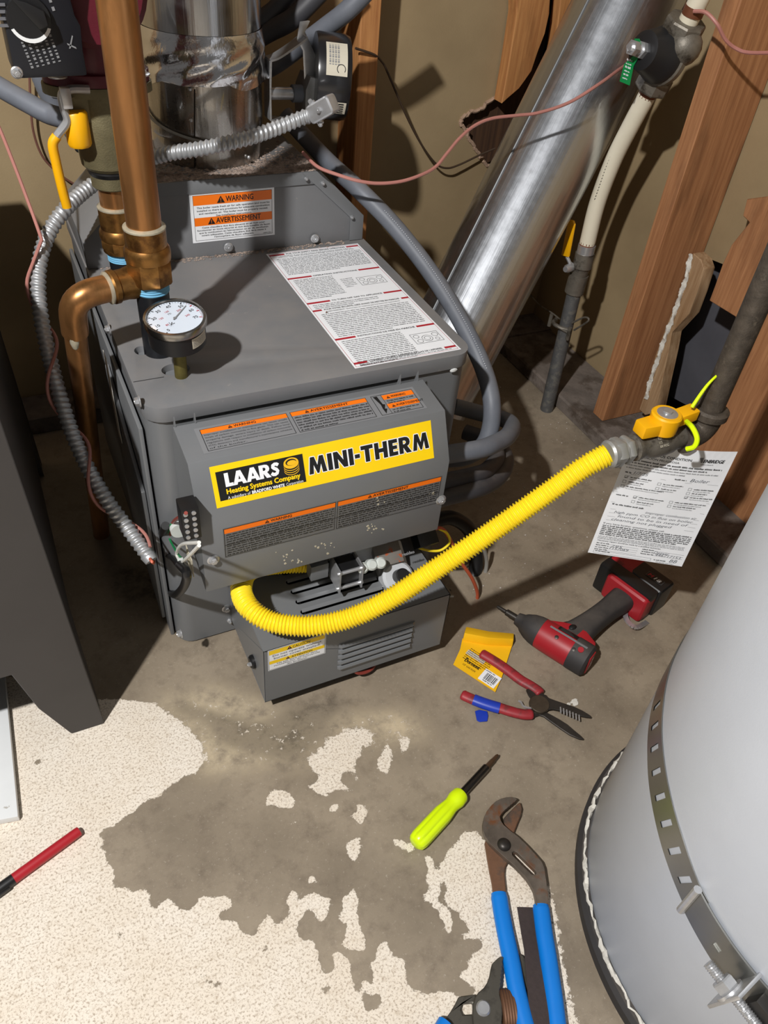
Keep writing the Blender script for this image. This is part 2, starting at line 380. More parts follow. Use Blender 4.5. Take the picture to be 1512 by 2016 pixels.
# ================================================================ setting
Z4 = lambda P: [(150 + x / 1.89, 1400 + y / 1.89) for x, y in P]
Z8 = lambda P: [(780 + x / 3.5, 1440 + y / 3.5) for x, y in P]
BLOB = Z4([(390, 250), (350, 275), (325, 300), (300, 320), (265, 330), (240, 352), (215, 380), (190, 383), (172, 405), (150, 420), (140, 432), (95, 445), (88, 470), (104, 492), (86, 508), (110, 520), (112, 545), (122, 572), (140, 580), (146, 612), (133, 655), (180, 655), (205, 668), (270, 668), (276, 690), (266, 722), (280, 736), (305, 733), (315, 705), (340, 695), (348, 678), (362, 682), (357, 700), (370, 728), (400, 741), (436, 730), (455, 700), (470, 688), (520, 690), (585, 697), (583, 728), (550, 738), (525, 760), (527, 787), (575, 775), (606, 782), (612, 828), (640, 830), (665, 836), (685, 800), (690, 772), (722, 757), (740, 790), (778, 792), (795, 742), (784, 700), (795, 672), (820, 668), (828, 700), (815, 740), (850, 720), (850, 760), (815, 800), (836, 862), (870, 845), (893, 862), (905, 940), (920, 972), (955, 977), (960, 940), (955, 898), (980, 888), (1000, 915), (1018, 925), (1022, 985), (1035, 1035), (1060, 1050), (1075, 1085), (1072, 1120), (1100, 1128), (1105, 1095), (1130, 1115), (1120, 1090), (1140, 1065), (1125, 1045), (1100, 1060), (1075, 1055), (1050, 1015), (1075, 1008), (1112, 1002), (1114, 975), (1088, 950), (1112, 925), (1122, 880), (1145, 832), (1160, 860), (1168, 890), (1190, 920), (1214, 920), (1235, 945), (1222, 975), (1230, 1020), (1260, 1035), (1300, 1056), (1340, 1048), (1390, 1040), (1420, 1062), (1490, 1062), (1470, 1000), (1420, 985), (1425, 965), (1445, 960), (1455, 915), (1505, 898), (1512, 850), (1440, 845), (1436, 825), (1455, 802), (1420, 760), (1395, 735)])
BI = min(range(len(BLOB)), key=lambda i: abs(BLOB[i][0] - (150 + 1490 / 1.89)) + abs(BLOB[i][1] - (1400 + 1062 / 1.89)))
LEFT = [(-420, 1250), (60, 1340), (150, 1380), (230, 1375), (300, 1385), (350, 1420), (392, 1460), (400, 1495), (385, 1522), BLOB[0]] + BLOB[1:BI + 1] + Z4([(1470, 1062), (1400, 1110), (1380, 1200), (1380, 1500), (300, 1500)]) + [(-700, 2300), (-700, 1500)]
RIGHT = Z8([(430, 720), (470, 690), (560, 690), (620, 760), (760, 800), (860, 870), (960, 900), (1040, 1000), (1090, 1120), (1120, 1300), (1150, 1500), (1190, 1700), (1250, 1900), (1300, 2150), (300, 2150), (380, 1900), (440, 1835), (530, 1830), (560, 1790), (500, 1745), (432, 1705), (424, 1650), (445, 1640), (490, 1662), (500, 1552), (578, 1520), (600, 1480), (590, 1435), (520, 1440), (458, 1430), (446, 1400), (498, 1382), (490, 1330), (440, 1300), (425, 1240), (362, 1205), (332, 1140), (342, 1070), (300, 1015), (290, 945), (305, 900), (340, 880), (312, 830), (370, 815), (410, 770)])
ISL = [RIGHT,
       Z8([(182, 850), (235, 850), (255, 900), (270, 960), (300, 1010), (290, 1040), (310, 1090), (280, 1160), (330, 1210), (370, 1240), (400, 1310), (380, 1380), (345, 1402), (335, 1360), (350, 1320), (305, 1290), (290, 1240), (250, 1200), (195, 1170), (195, 1110), (240, 1090), (205, 1040), (195, 1000), (225, 970), (205, 900)]),
       Z4([(760, 290), (790, 305), (820, 330), (815, 355), (770, 365), (735, 350), (700, 352), (715, 300)]), Z4([(685, 365), (702, 360), (698, 380), (688, 382)]),
       Z4([(860, 180), (890, 150), (920, 120), (960, 90), (1010, 70), (1060, 60), (1110, 90), (1100, 120), (1060, 130), (1075, 150), (1040, 185), (1055, 260), (1060, 265), (1030, 255), (1025, 215), (1000, 225), (985, 265), (1015, 275), (1040, 290), (1035, 308), (1015, 300), (985, 290), (960, 300), (930, 325), (900, 310), (870, 295), (858, 275), (890, 260), (910, 240), (880, 230), (870, 210)]),
       Z4([(1130, 135), (1165, 125), (1180, 160), (1172, 215), (1155, 245), (1125, 225), (1112, 190), (1135, 170)]), Z4([(1200, 110), (1240, 100), (1235, 140), (1215, 160), (1205, 130)]),
       Z4([(935, 360), (975, 340), (985, 345), (965, 378), (935, 380)]), Z4([(1045, 345), (1085, 345), (1080, 385), (1070, 410), (1075, 432), (1055, 425), (1040, 400), (1000, 395), (1000, 385), (1045, 385)]),
       Z4([(1005, 490), (1040, 465), (1065, 470), (1060, 510), (1045, 570), (1030, 560), (1000, 525)]), Z4([(950, 540), (985, 530), (980, 545), (950, 548)]), Z4([(860, 615), (880, 605), (895, 640), (860, 640)]), Z4([(812, 640), (828, 615), (838, 630), (820, 650)]),
       Z4([(845, 690), (880, 675), (910, 685), (940, 700), (938, 760), (925, 785), (900, 778), (885, 745), (840, 735), (815, 770), (790, 790), (785, 760), (820, 730)]),
       Z4([(1020, 670), (1050, 665), (1048, 720), (1050, 780), (1065, 830), (1080, 850), (1075, 895), (1040, 890), (1000, 885), (985, 855), (1005, 830), (1000, 790), (970, 765), (990, 750), (990, 700)]), Z4([(1025, 640), (1038, 625), (1035, 650)]),
       Z4([(1170, 480), (1190, 475), (1240, 490), (1270, 515), (1250, 525), (1180, 495)]), Z4([(1175, 360), (1190, 365), (1180, 370)]), Z4([(1390, 890), (1402, 890), (1400, 900)]), Z4([(1265, 710), (1272, 712), (1266, 720)]), Z4([(1208, 770), (1222, 772), (1216, 782)]), Z4([(770, 415), (805, 405), (828, 412), (800, 425)]), Z4([(955, 440), (970, 445), (960, 455)])]
CHIP = [Z4([(450, 990), (480, 985), (555, 1015), (550, 1032), (490, 1015)]), Z4([(915, 1025), (945, 1018), (948, 1055), (920, 1060)]), Z4([(150, 830), (180, 825), (178, 848), (152, 845)]), Z4([(686, 890), (708, 862), (716, 880), (700, 905)]), Z4([(385, 765), (405, 765), (405, 782), (388, 782)]), Z4([(300, 925), (330, 955), (390, 1015), (385, 1028), (340, 985)]), Z4([(1155, 1128), (1170, 1128), (1165, 1145)]), [(62, 1497), (88, 1493), (74, 1508)], [(95, 1520), (130, 1511), (128, 1514), (98, 1523)]]
WORN = [(230, 1395), (420, 1350), (560, 1400), (680, 1410), (800, 1400), (860, 1450), (740, 1470), (650, 1530), (560, 1500), (430, 1520), (345, 1535), (320, 1470)]
DARK = [(330, 1395), (400, 1420), (440, 1470), (520, 1490), (590, 1500), (640, 1450), (660, 1400), (700, 1370), (600, 1380), (520, 1420), (420, 1400), (360, 1380)]
WET = [(225, 1120), (330, 1100), (370, 1170), (330, 1185), (250, 1180), (215, 1150)]
def floor():
    h = .003; xs = np.concatenate([[-6, -3, -1.5, -1, -.8], np.arange(-.66, .82, h), [.9, 1.1, 1.3, 2, 4]]); ys = np.concatenate([[-6, -3, -1.5, -1.1], np.arange(-.9, .42, h), [.5, .7, .9, 1.2]])
    X, Y = np.meshgrid(xs, ys); nx, ny = len(xs), len(ys)
    def inside(poly):
        P = np.array([px(u, v, z=0)[:2] for u, v in poly]); r = np.zeros(X.shape, bool); a, b = P[-1]
        for c, d in P:
            cond = (Y < b) != (Y < d)
            if b != d: r ^= cond & (X < (a - c) * (Y - d) / (b - d) + c)
            a, b = c, d
        return r
    A = np.zeros(X.shape); A[inside(LEFT)] = 1
    la, lb = px(1060, 1650, z=0), px(1120, 2016, z=0); nl = Vector((lb.y - la.y, -(lb.x - la.x))).normalized(); dl = (X - la.x) * nl.x + (Y - la.y) * nl.y
    dl = dl * np.sign((px(950, 1800, z=0).x - la.x) * nl.x + (px(950, 1800, z=0).y - la.y) * nl.y); fade = np.clip(.44 + .5 * (dl + .03) / .07, .30, .93)
    for k, p in enumerate(ISL):
        w = inside(p); A[w] = {0: 0, 4: .76, 5: .82, 2: .9, 8: .85, 9: .85}.get(k, 1) if k else fade[w]
    w = inside(WORN) & (A < .5); WN = np.where(w, 1.0, 0); A[w] = .3; RW = inside(RIGHT)
    for p in CHIP: A[inside(p)] = 0
    D = np.zeros(X.shape); D[inside(DARK)] = .8; D[inside(WET)] = 1
    def blur(G, k, n):
        for _ in range(n):
            for ax in (0, 1):
                S = sum(np.roll(G, i, ax) for i in range(-k, k + 1)) / (2 * k + 1); G = S
        return G
    core = (X > -.66) & (X < .8) & (Y > -.89) & (Y < .41)
    A2 = np.where(core, blur(A, 1, 2), A); D2 = np.where(core, blur(D, 3, 2), 0)
    A2[X < -.66] = 1; A2[(Y < -.89) & (X < .3)] = 1; A2[Y > .42] = 0
    me = bpy.data.meshes.new('floor'); V3 = np.stack([X, Y, 0 * X], -1).reshape(-1, 3)
    i = np.arange((ny - 1) * (nx - 1)); r0 = i // (nx - 1) * nx + i % (nx - 1); Fq = np.stack([r0, r0 + 1, r0 + nx + 1, r0 + nx], -1)
    me.vertices.add(len(V3)); me.vertices.foreach_set('co', V3.ravel()); me.loops.add(Fq.size); me.loops.foreach_set('vertex_index', Fq.ravel().astype(np.int32))
    me.polygons.add(len(Fq)); me.polygons.foreach_set('loop_start', np.arange(0, Fq.size, 4, dtype=np.int32)); me.update(); me.validate()
    W2 = np.where(core, blur(WN, 6, 2), 0)
    for n, G in (('paint', A2), ('stain', D2), ('worn', W2)):
        at = me.attributes.new(n, 'FLOAT', 'POINT'); at.data.foreach_set('value', G.ravel().astype(np.float32))
    mt = bpy.data.materials.new('concrete_floor'); mt.use_nodes = True; t = NT(mt)
    tc = t.new('ShaderNodeTexCoord').outputs['Object']
    pa = t.new('ShaderNodeAttribute', attribute_name='paint').outputs['Fac']; st = t.new('ShaderNodeAttribute', attribute_name='stain').outputs['Fac']
    n1 = t.noise(tc, 95, 7, .72); n2 = t.noise(tc, 7, 6, .65); n3 = t.noise(tc, 330, 3, .7); n4 = t.noise(tc, 28, 6, .7); n5 = t.noise(tc, 210, 4, .75)
    con = t.mix(t.ramp(n2, .32, .68), lin((128, 116, 99)), lin((164, 150, 130)))
    con = t.mix(t.math('MULTIPLY', t.ramp(n4, .46, .72), .75), con, lin((100, 88, 74)))
    con = t.mix(t.math('MULTIPLY', t.ramp(n5, .60, .70), .45), con, lin((200, 190, 175)))
    wn = t.new('ShaderNodeAttribute', attribute_name='worn').outputs['Fac']
    con = t.mix(t.math('MULTIPLY', wn, t.ramp(n4, .35, .6)), con, lin((205, 188, 158)))
    con = t.mix(t.math('MULTIPLY', st, t.ramp(n4, .3, .62)), con, lin((66, 58, 50)))
    pnt = t.mix(t.ramp(n2, .3, .7), lin((240, 231, 217)), lin((230, 217, 198)))
    pnt = t.mix(t.math('MULTIPLY', t.ramp(n3, .50, .66), .75), pnt, lin((146, 126, 104)))
    pnt = t.mix(t.math('MULTIPLY', t.ramp(n1, .52, .72), .5), pnt, lin((176, 156, 130)))
    pnt = t.mix(t.ramp(n5, .68, .74), pnt, lin((140, 122, 102)))
    e = t.math('ADD', pa, t.math('MULTIPLY', t.math('SUBTRACT', n1, .5), 1.7)); e = t.math('ADD', e, t.math('MULTIPLY', t.math('SUBTRACT', n4, .5), .8))
    mk = t.ramp(e, .47, .53)
    t.link(t.mix(mk, con, pnt), t.b.inputs['Base Color'])
    t.link(t.math('ADD', t.math('MULTIPLY', mk, .25), .55), t.b.inputs['Roughness'])
    hh = t.math('ADD', t.math('MULTIPLY', mk, t.math('ADD', t.math('MULTIPLY', n3, .9), .4)), t.math('MULTIPLY', n5, .25)); t.bump(hh, .5, .0012)
    me.materials.append(mt); o = bpy.data.objects.new('floor', me); COL.objects.link(o); struct(o); return o
floor()

YB = .757; XR = 1.19; ZT = 1.35
# back wall: the paper back of the neighbour room's drywall, with a torn hole
wb = MB(); HOLE = [(1020, 150), (1005, 165), (985, 180), (965, 200), (940, 215), (925, 222), (906, 232), (908, 245), (918, 258), (925, 275), (935, 295), (948, 312), (960, 325), (985, 330), (1040, 330), (1120, 230), (1160, 60), (1190, -60), (1110, -60), (1068, -30), (1062, 30), (1050, 90)]
hp = [px(u, v, y=YB) for u, v in HOLE]
rd = random.Random(3); ragged = []
for i, p in enumerate(hp):
    q = hp[(i + 1) % len(hp)]
    for k in range(5): ragged.append(p.lerp(q, k / 5) + V(rd.uniform(-.004, .004), 0, rd.uniform(-.004, .004)))
wb.prism([V(-2.4, YB, 0), V(XR + .013, YB, 0), V(XR + .013, YB, ZT), V(-2.4, YB, ZT)], V(0, .0127, 0), 0, [ragged])
wall_back = struct(wb.build('wall_back', [m_dry], smoothit=False))
t_ = MB(); ring = [p + V(0, -.002, 0) for p in ragged]
for i in range(len(ring)):
    a, b = ring[i], ring[(i + 1) % len(ring)]; t_.cyl(a, b, .004, n=6)
o = t_.build('torn_edge', m_torn, wall_back); o['kind'] = 'stuff'
# boards in and on the back wall
def board(pts, vec, name, mt, parent, bev=.0015): return MB().prism(pts, vec).build(name, mt, parent, bevel=bev, seg=1)
YF = .668
def vboard(x0, x1, y0, y1, z0, z1, name, mt, parent): return MB().box((x0, y0, z0), (x1, y1, z1)).build(name, mt, parent, bevel=.002, seg=1)
vboard(.572, .612, YF, YB, .04, ZT, 'stud', m_wood, wall_back)
vboard(-.75, -.71, YF, YB, .04, ZT, 'stud', m_wood, wall_back)
vboard(.20, .24, YF + .005, YB, .04, ZT, 'stud', m_wood, wall_back)
S2 = [(1000, -60), (1000, 20), (985, 120), (972, 196), (985, 184), (1006, 166), (1016, 152), (1030, 132), (1042, 95), (1056, 58), (1064, 20), (1068, -60)]
board([px(u, v, y=YB - .004) for u, v in S2], V(0, -.034, 0), 'broken_stud', m_wood, wall_back)
board([px(u, v, y=YB + .02) for u, v in ((1062, -40), (1084, -40), (1078, 60), (1055, 190), (1045, 330), (880, 330), (860, 200), (1010, 130))], V(0, .02, 0), 'sheathing_board', m_wood_d, wall_back)
board([px(u, v, y=YB - .002) for u, v in ((1092, -40), (1150, -40), (1130, 60), (1068, 160), (1080, 60))], V(0, -.03, 0), 'stud', m_wood, wall_back)
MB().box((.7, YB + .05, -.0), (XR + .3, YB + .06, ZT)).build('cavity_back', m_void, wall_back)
vboard(-2.2, XR, YF, YB, 0, .04, 'bottom_plate', m_sill, wall_back)
# right wall
RH = [(1366, 497), (1428, 522), (1440, 560), (1470, 620), (1440, 740), (1400, 830), (1280, 860), (1270, 760), (1300, 700), (1340, 640), (1368, 560)]
wr = MB(); rh = [px(u, v, x=XR) for u, v in RH]
wr.prism([V(XR, YB + .02, 0), V(XR, YB + .02, ZT), V(XR, -2.4, ZT), V(XR, -2.4, 0)], V(.0127, 0, 0), 0, [rh])
wall_right = struct(wr.build('wall_right', [m_dry], smoothit=False))
MB().box((XR + .06, -.6, .0), (XR + .07, YB, ZT)).build('cavity_back', M('sheathing_black', (78, 78, 84), .8), wall_right)
XS = 1.06
vboard(XS, XR - .001, .262, .300, .036, ZT, 'stud', m_wood2, wall_right)
SP = [(1364, 498), (1380, 512), (1386, 530), (1372, 575), (1356, 618), (1322, 655), (1316, 690), (1304, 745), (1290, 812), (1270, 818), (1258, 806), (1270, 770), (1290, 700), (1312, 640), (1340, 570)]
board([px(u, v, x=XR - .06) for u, v in SP], V(.03, 0, 0), 'split_board', m_woodl, wall_right)
TE = [(1360, 500), (1352, 545), (1340, 580), (1325, 625), (1308, 668), (1296, 706), (1282, 745), (1272, 785)]
tb = MB(); tp = [px(u, v, x=XR - .062) for u, v in TE]
tb.tube(resample(smooth(tp, 6), .004), lambda s, t: .0045 + .0014 * math.sin(s * 137 + 2 * t) + .0010 * math.sin(s * 311 + t) + .0008 * math.sin(s * 983 + 5 * t), n=8)
tb.build('torn_drywall_edge', m_caulk, wall_right)
PB = [(1560, 380), (1470, 392), (1462, 425), (1475, 438), (1440, 482), (1422, 520), (1408, 560), (1396, 592), (1448, 624), (1420, 690), (1390, 762), (1378, 790), (1360, 880), (1330, 1010), (1600, 1100), (1700, 700)]
board([px(u, v, x=1.13) for u, v in PB], V(.02, 0, 0), 'plywood_panel', m_wood2, wall_right)
sl = MB(); sl.box((1.025, -1.2, 0), (XR, YF, .036)); struct(sl.build('trim_1', m_sill, bevel=.004, seg=1))
# ================================================================ boiler
BW, BH, HY = .48, .478, .406
boiler = thing('boiler', 'grey steel gas boiler with yellow brand plate and orange warning labels', 'boiler', (.24, .2, 0))
def rrect(x0, x1, y0, y1, r, n=6, back=.004):
    pts = []
    for cx, cy, rr, a0 in ((x0 + r, y0 + r, r, 180), (x1 - r, y0 + r, r, 270), (x1 - back, y1 - back, back, 0), (x0 + back, y1 - back, back, 90)):
        for k in range(n + 1): a = math.radians(a0 + 90 * k / n); pts.append((cx + rr * math.cos(a), cy + rr * math.sin(a)))
    return pts
jk = MB(); jk.prism([V(x, y, .004) for x, y in rrect(.002, BW - .002, .002, .62, .026)], V(0, 0, BH - .014)); jacket = jk.build('jacket', m_gray2, boiler, bevel=0, ang=50)
tp_ = MB(); HC = px(346, 727, z=BH); hole = [V(HC.x + .019 * math.cos(k * math.pi / 12), HC.y + .015 * math.sin(k * math.pi / 12), BH - .022) for k in range(24)]
HC2 = V(.028, .142, BH); hole2 = [V(HC2.x + .010 * math.cos(k * math.pi / 12), HC2.y + .012 * math.sin(k * math.pi / 12), BH - .022) for k in range(24)]
ysm = px(300, 746, z=BH).y
tp_.prism([V(x, y, BH - .022) for x, y in rrect(-.001, BW + .001, -.003, .63, .03)], V(0, 0, .022), 0, [hole, hole2])
top = tp_.build('top_cover', m_gray, boiler, bevel=.0025, seg=2)
# seam of the front strip and dark wells of the cut-outs
MB().box((.001, ysm - .0006, BH - .0003), (HC.x - .019, ysm + .0006, BH + .0002)).build('seam', m_void, top)
MB().cyl((HC.x, HC.y, BH - .0205), (HC.x, HC.y, BH - .019), .0185).build('cutout_well', m_void, top)
b = MB(); b.sph(px(893, 729, y=-.003), .006, 8, sc=(1.1, .25, .55)); b.build('paint_nick', m_white, top)
# lower base with recess line, side access panel and bent flange
MB().prism([V(-.001, .03, .0), V(-.001, .60, .0), V(-.001, .60, .43), V(-.001, .03, .43)], V(-.006, 0, 0)).build('side_panel', m_gray2, boiler, bevel=.002)
MB().prism([V(-.008, .055, .02), V(-.008, .25, .06), V(-.008, .25, .40), V(-.008, .055, .30)], V(-.006, 0, 0)).build('access_door', m_gray2, boiler, bevel=.002)
MB().prism([V(-.0155, .18, .30), V(-.0155, .205, .30), V(-.0155, .215, .445), V(-.0155, .19, .445)], V(-.0006, 0, 0)).build('instruction_strip', m_caulk, boiler)
def screw(c, n, parent, r=.0055, washer=True, name='screw', mt=None):
    c = Vector(c); n = Vector(n).normalized(); b = MB()
    if washer: b.lathe(c - n * .001, n, [(r * 1.45, 0), (r * 1.45, .0016), (r * 1.2, .0024)], 18)
    b.lathe(c, n, [(r, 0), (r, .0045), (r * .8, .0058)], 6); b.lathe(c + n * .0055, n, [(r * .45, 0), (r * .4, .001)], 10)
    return b.build(name, mt or m_zinc, parent, ang=25)
for u, v in ((215, 648), (274, 790)): screw(px(u, v, x=-.002), (-1, 0, 0), boiler)
screw(px(356, 1247, x=-.002), (-1, 0, 0), boiler)
screw(px(446, 1198, y=.001), (0, -1, 0), boiler); screw(px(452, 1222, y=.001), (0, -1, 0), boiler, r=.003)
# draft hood
hx = [(.001, BH), (.001, .521), (.088, .603), (.392, .603), (.471, .521), (.478, .516), (.478, BH)]
hd = MB(); hd.prism([V(x, HY, z) for x, z in [(.001, BH), (.001, .521), (.088, .603), (.392, .603), (.476, .521), (.476, BH)]], V(0, .20, 0)); hood = hd.build('draft_hood', m_gray, boiler, bevel=.0015)
fl = MB(); fl.prism([V(x, HY - .003, z) for x, z in [(.080, .5835), (.086, .604), (.392, .604), (.412, .5835)]], V(0, .004, 0)); fl.build('hood_flange', m_gray2, hood, bevel=.0008)
fl = MB(); fl.prism([V(x, HY - .004, z) for x, z in [(.360, .604), (.393, .604), (.477, .522), (.477, BH + .001), (.452, BH + .001), (.452, .520)]], V(0, .003, 0)); fl.build('hood_end_plate', m_gray2, hood, bevel=.0008)
for u, v, w in ((450, 487, 1), (620, 470, 1)): screw(px(u, v, y=HY - .004), (0, -1, 0), hood)
for u, v in ((602, 351), (635, 360), (692, 427)): screw(px(u, v, y=HY - .004), (0, -1, 0), hood, r=.0032, washer=False, name='rivet')
du = MB(); rd = random.Random(5)
for k in range(2200):
    x = rd.uniform(.095, .39); y = HY + .002 + abs(rd.gauss(0, .045)); 
    if y > .60 or (x - .24) ** 2 + (y - .54) ** 2 < .0089: continue
    s = rd.uniform(.0012, .0035); du.sph((x, y, .6035), s, 4, sc=(1.3, 1, .6))
for k in range(500):
    x = rd.uniform(.02, .44); y = HY - abs(rd.gauss(0, .006)); s = rd.uniform(.0008, .0022); du.sph((x, y, BH + .0006), s, 4, sc=(1.4, 1, .5))
o = du.build('dust', m_dustm, hood, recalc=False); o['kind'] = 'stuff'
# --- hood warning label
def corners(face, *uv): return [px(u, v, **face) for u, v in uv]
a, b, c = corners(dict(y=HY - .0002), (380, 479), (540, 467), (372, 383))
w, h = .141, .081
L = Card(a, V(1, 0, 0), V(0, 0, 1)); L.rect(0, 0, w, h, 'white', 0); L.frame(.005, .003, w - .004, h - .004, .0006, 'darkgray', 1)
L.rect(.0056, h - .020, w - .0046, h - .0046, 'orange', 1); L.warn(.044, h - .0185, .0115); L.text('WARNING', .059, h - .0170, .0092, w=.046, bold=.015)
tx = ['This boiler needs fresh air for safe operation and must be', 'installed so there are provisions for adequate combustion', 'and ventilation air. This boiler must be properly vented.', 'See installation instructions.']
for i, s in enumerate(tx): L.text(s, w / 2 + .001, h - .0255 - i * .0047, .0029, al='c', w=[.122, .122, .116, .06][i], bold=.01)
L.rect(.0056, h - .0535, w - .0046, h - .0400, 'orange', 1); L.warn(.027, h - .0520, .0108); L.text('AVERTISSEMENT', .041, h - .0507, .0088, w=.076, bold=.015)
tx = ['Cette chaudière doit être alimenté en air frais pour', 'fonctionner en toute sécurité et doit être installée de façon', "que la combustion et l'alimentation en air de ventilation", 'soient adéquates. Cette chaudière doit être mises à', "l'atmosphère de façon adéquate."]
for i, s in enumerate(tx): L.text(s, w / 2, h - .0580 - i * .0042, .0027, al='c', w=[.107, .124, .118, .110, .068][i], bold=.01)
L.dashes(w - .02, .0048, w - .006, .0012, 'darkgray'); L.done('warning_label', hood)
# --- lid label
a, b, c, d = corners(dict(z=BH), (699, 726), (908, 688), (712, 483), (530, 500))
w = (b - a).length; h = (d - a).length; L = Card(a, b - a, d - a); w = (b - a).dot(L.ux)
L.rect(0, 0, w, h, 'white', 0); L.frame(.003, .003, w - .003, h - .003, .0006, 'red', 1)
def band(y, t, x0, x1, s): L.rect(.003, y, x0, y + .0048, 'red', 1); L.rect(x1, y, w - .003, y + .0048, 'red', 1); L.text(s, (x0 + x1) / 2, y + .0006, .0040, al='c', w=(x1 - x0) * .94, bold=.02)
band(h - .011, 0, .03, w - .026, 'FOR YOUR SAFETY READ BEFORE OPERATING')
L.text('WARNING: If you do not follow these instructions exactly, a fire or', w / 2, h - .0165, .0026, al='c', w=w * .78, bold=.015); L.text('explosion may result causing property damage, personal injury or loss of life.', w / 2, h - .0205, .0026, al='c', w=w * .82, bold=.015)
Y = [h * k for k in (.70, .455, .385, .19)]
L.lines(.010, w - .008, h - .022, 12, .0052, .0020, seed=2)
band(h * .735, 0, .045, w - .042, 'OPERATING INSTRUCTIONS'); L.lines(.010, w * .45, h * .73, 14, .0050, .0019, seed=3); L.lines(w * .5, w * .62, h * .69, 6, .0055, .0018, seed=4)
band(h * .505, 0, .042, w - .036, 'TO TURN OFF GAS TO APPLIANCE'); L.lines(.010, w * .7, h * .50, 3, .005, .0019, seed=5)
band(h * .440, 0, .018, w - .016, 'POUR VOTRE SÉCURITÉ, LISEZ AVANT DE METTRE EN MARCHE'); L.warn(.02, h * .418, .0045)
L.text("AVERTISSEMENT: Quiconque ne respecte pas à la lettre les instructions", w / 2, h * .425, .0026, al='c', w=w * .74, bold=.015); L.lines(.012, w - .012, h * .42, 14, .0052, .0020, seed=6)
band(h * .205, 0, .036, w - .034, 'INSTRUCTIONS DE MISE EN MARCHE'); L.lines(.010, w * .62, h * .20, 15, .0048, .0019, seed=7)
band(h * .024, 0, .024, w - .022, "COMMENT COUPER L'ADMISSION DE GAZ DE L'APPAREIL"); L.lines(.010, w - .012, h * .023, 2, .003, .0015, seed=8)
def valve_sketch(x, y):
    s = .0007
    L.frame(x, y, x + .046, y + .028, s, 'darkgray', 2)
    for cx, cy, r in ((.023, .012, .008), (.008, .02, .004), (.039, .019, .0045), (.023, .012, .0045), (.009, .007, .004), (.038, .007, .003)):
        n = 18
        for k in range(n):
            t0, t1 = 2 * math.pi * k / n, 2 * math.pi * (k + 1) / n
            L.quad([(x + cx + r * math.cos(t0), y + cy + r * math.sin(t0)), (x + cx + (r + s) * math.cos(t0), y + cy + (r + s) * math.sin(t0)), (x + cx + (r + s) * math.cos(t1), y + cy + (r + s) * math.sin(t1)), (x + cx + r * math.cos(t1), y + cy + r * math.sin(t1))], 'darkgray', 2)
valve_sketch(w * .66, h * .60); valve_sketch(w * .67, h * .085)
L.done('operating_label', top)

# --- control box cover
CX0, CX1 = .0295, .388
PA, PB_, PC, PD_ = (-.018, .459), (-.088, .452), (-.120, .386), (-.120, .252)
def cface(x): return [V(x, *p) for p in (PA, PB_, PC, PD_, (-.004, .275), (-.004, .430))]
cb = MB(); cb.prism([V(CX0, *p) for p in (PA, PB_, PC, PD_, (-.117, .252), (-.1172, .386), (-.0862, .4492), (-.018, .4562))], V(CX1 - CX0, 0, 0))
cover = cb.build('control_cover', m_gray2, boiler, bevel=.0012, seg=2)
e = MB()
e.prism([V(CX0, *p) for p in ((-.019, .457), (-.088, .450), (-.118, .385), (-.118, .252), (-.010, .29), (-.004, .30), (-.004, .425))], V(.0015, 0, 0)); e.build('cover_end', m_gray2, cover)
e = MB(); e.prism([V(CX1, *p) for p in ((-.019, .457), (-.088, .450), (-.118, .385), (-.118, .300), (-.108, .292), (-.112, .256), (-.06, .27), (-.004, .30), (-.004, .425))], V(-.0015, 0, 0)); e.build('cover_end', m_gray2, cover)
MB().box((CX0 + .004, -.10, .275), (CX1 - .004, -.001, .28)).build('cover_floor', m_dark, cover)
for x in (CX0 + .002, CX0 + .028, CX1 - .038, CX1 - .010):
    MB().prism([V(x, -.022, .448), V(x, -.002, .432), V(x, -.018, .474)], V(.0016, 0, 0)).build('bracket_tab', m_gray2, cover)
for uv, f, n in (((338, 884), dict(x=CX0), (-1, 0, 0)), ((420, 1102), dict(y=-.12), (0, -1, 0)), ((868, 984), dict(y=-.12), (0, -1, 0))): screw(px(*uv, **f), n, cover, r=.0058)
nB = V(0, PC[1] - PB_[1], 0)
class FaceMap:
    "unproject a pixel onto the slanted cover face through (y,z) points p and q"
    def __init__(s, p, q): s.p = Vector((0, *p)); s.t = (Vector((0, *q)) - s.p).normalized(); s.n = Vector((1, 0, 0)).cross(s.t)
    def __call__(s, u, v):
        r = Vector(RT.T @ np.array([(u - 756) / F, (v - 1008) / F, 1.0])); c = Vector(CP); return c + r * ((s.p - c).dot(s.n) / r.dot(s.n))
def card_on(fm, bl, br, tl):
    a, b, d = fm(*bl), fm(*br), fm(*tl); L = Card(a, V(1, 0, 0), d - a - V((d - a).x, 0, 0)); return L, (b - a).x, (d - a).dot(L.uy)
FT, FB, FC = FaceMap(PA, PB_), FaceMap(PB_, PC), FaceMap(PC, PD_)
# brand plate
L, w, h = card_on(FB, (427, 1001), (855, 907), (425, 917))
L.rect(0, 0, w, h, 'yellow', 0); L.rect(.006, .008, w * .39, h - .008, 'black', 1)
L.block('LAARS', .016, h * .455, h * .33, w * .232, 'white', 2, gap=-.02)
L.text('Heating Systems Company', .016, h * .285, h * .125, 'yellow', 2, w=w * .315, bold=.03)
L.text('A subsidiary of', .016, h * .155, h * .075, 'white', 2, w=w * .095); L.text('BRADFORD WHITE', .016 + w * .102, h * .155, h * .075, 'white', 2, w=w * .14, bold=.03); L.text('Corporation', .016 + w * .25, h * .155, h * .075, 'white', 2, w=w * .075)
cx, cy, rx, ry = w * .335, h * .665, w * .033, h * .125
def disc(cx, cy, rx, ry, ink, l): L.quad([(cx + rx * math.cos(k * math.pi / 16), cy + ry * math.sin(k * math.pi / 16)) for k in range(32)], ink, l)
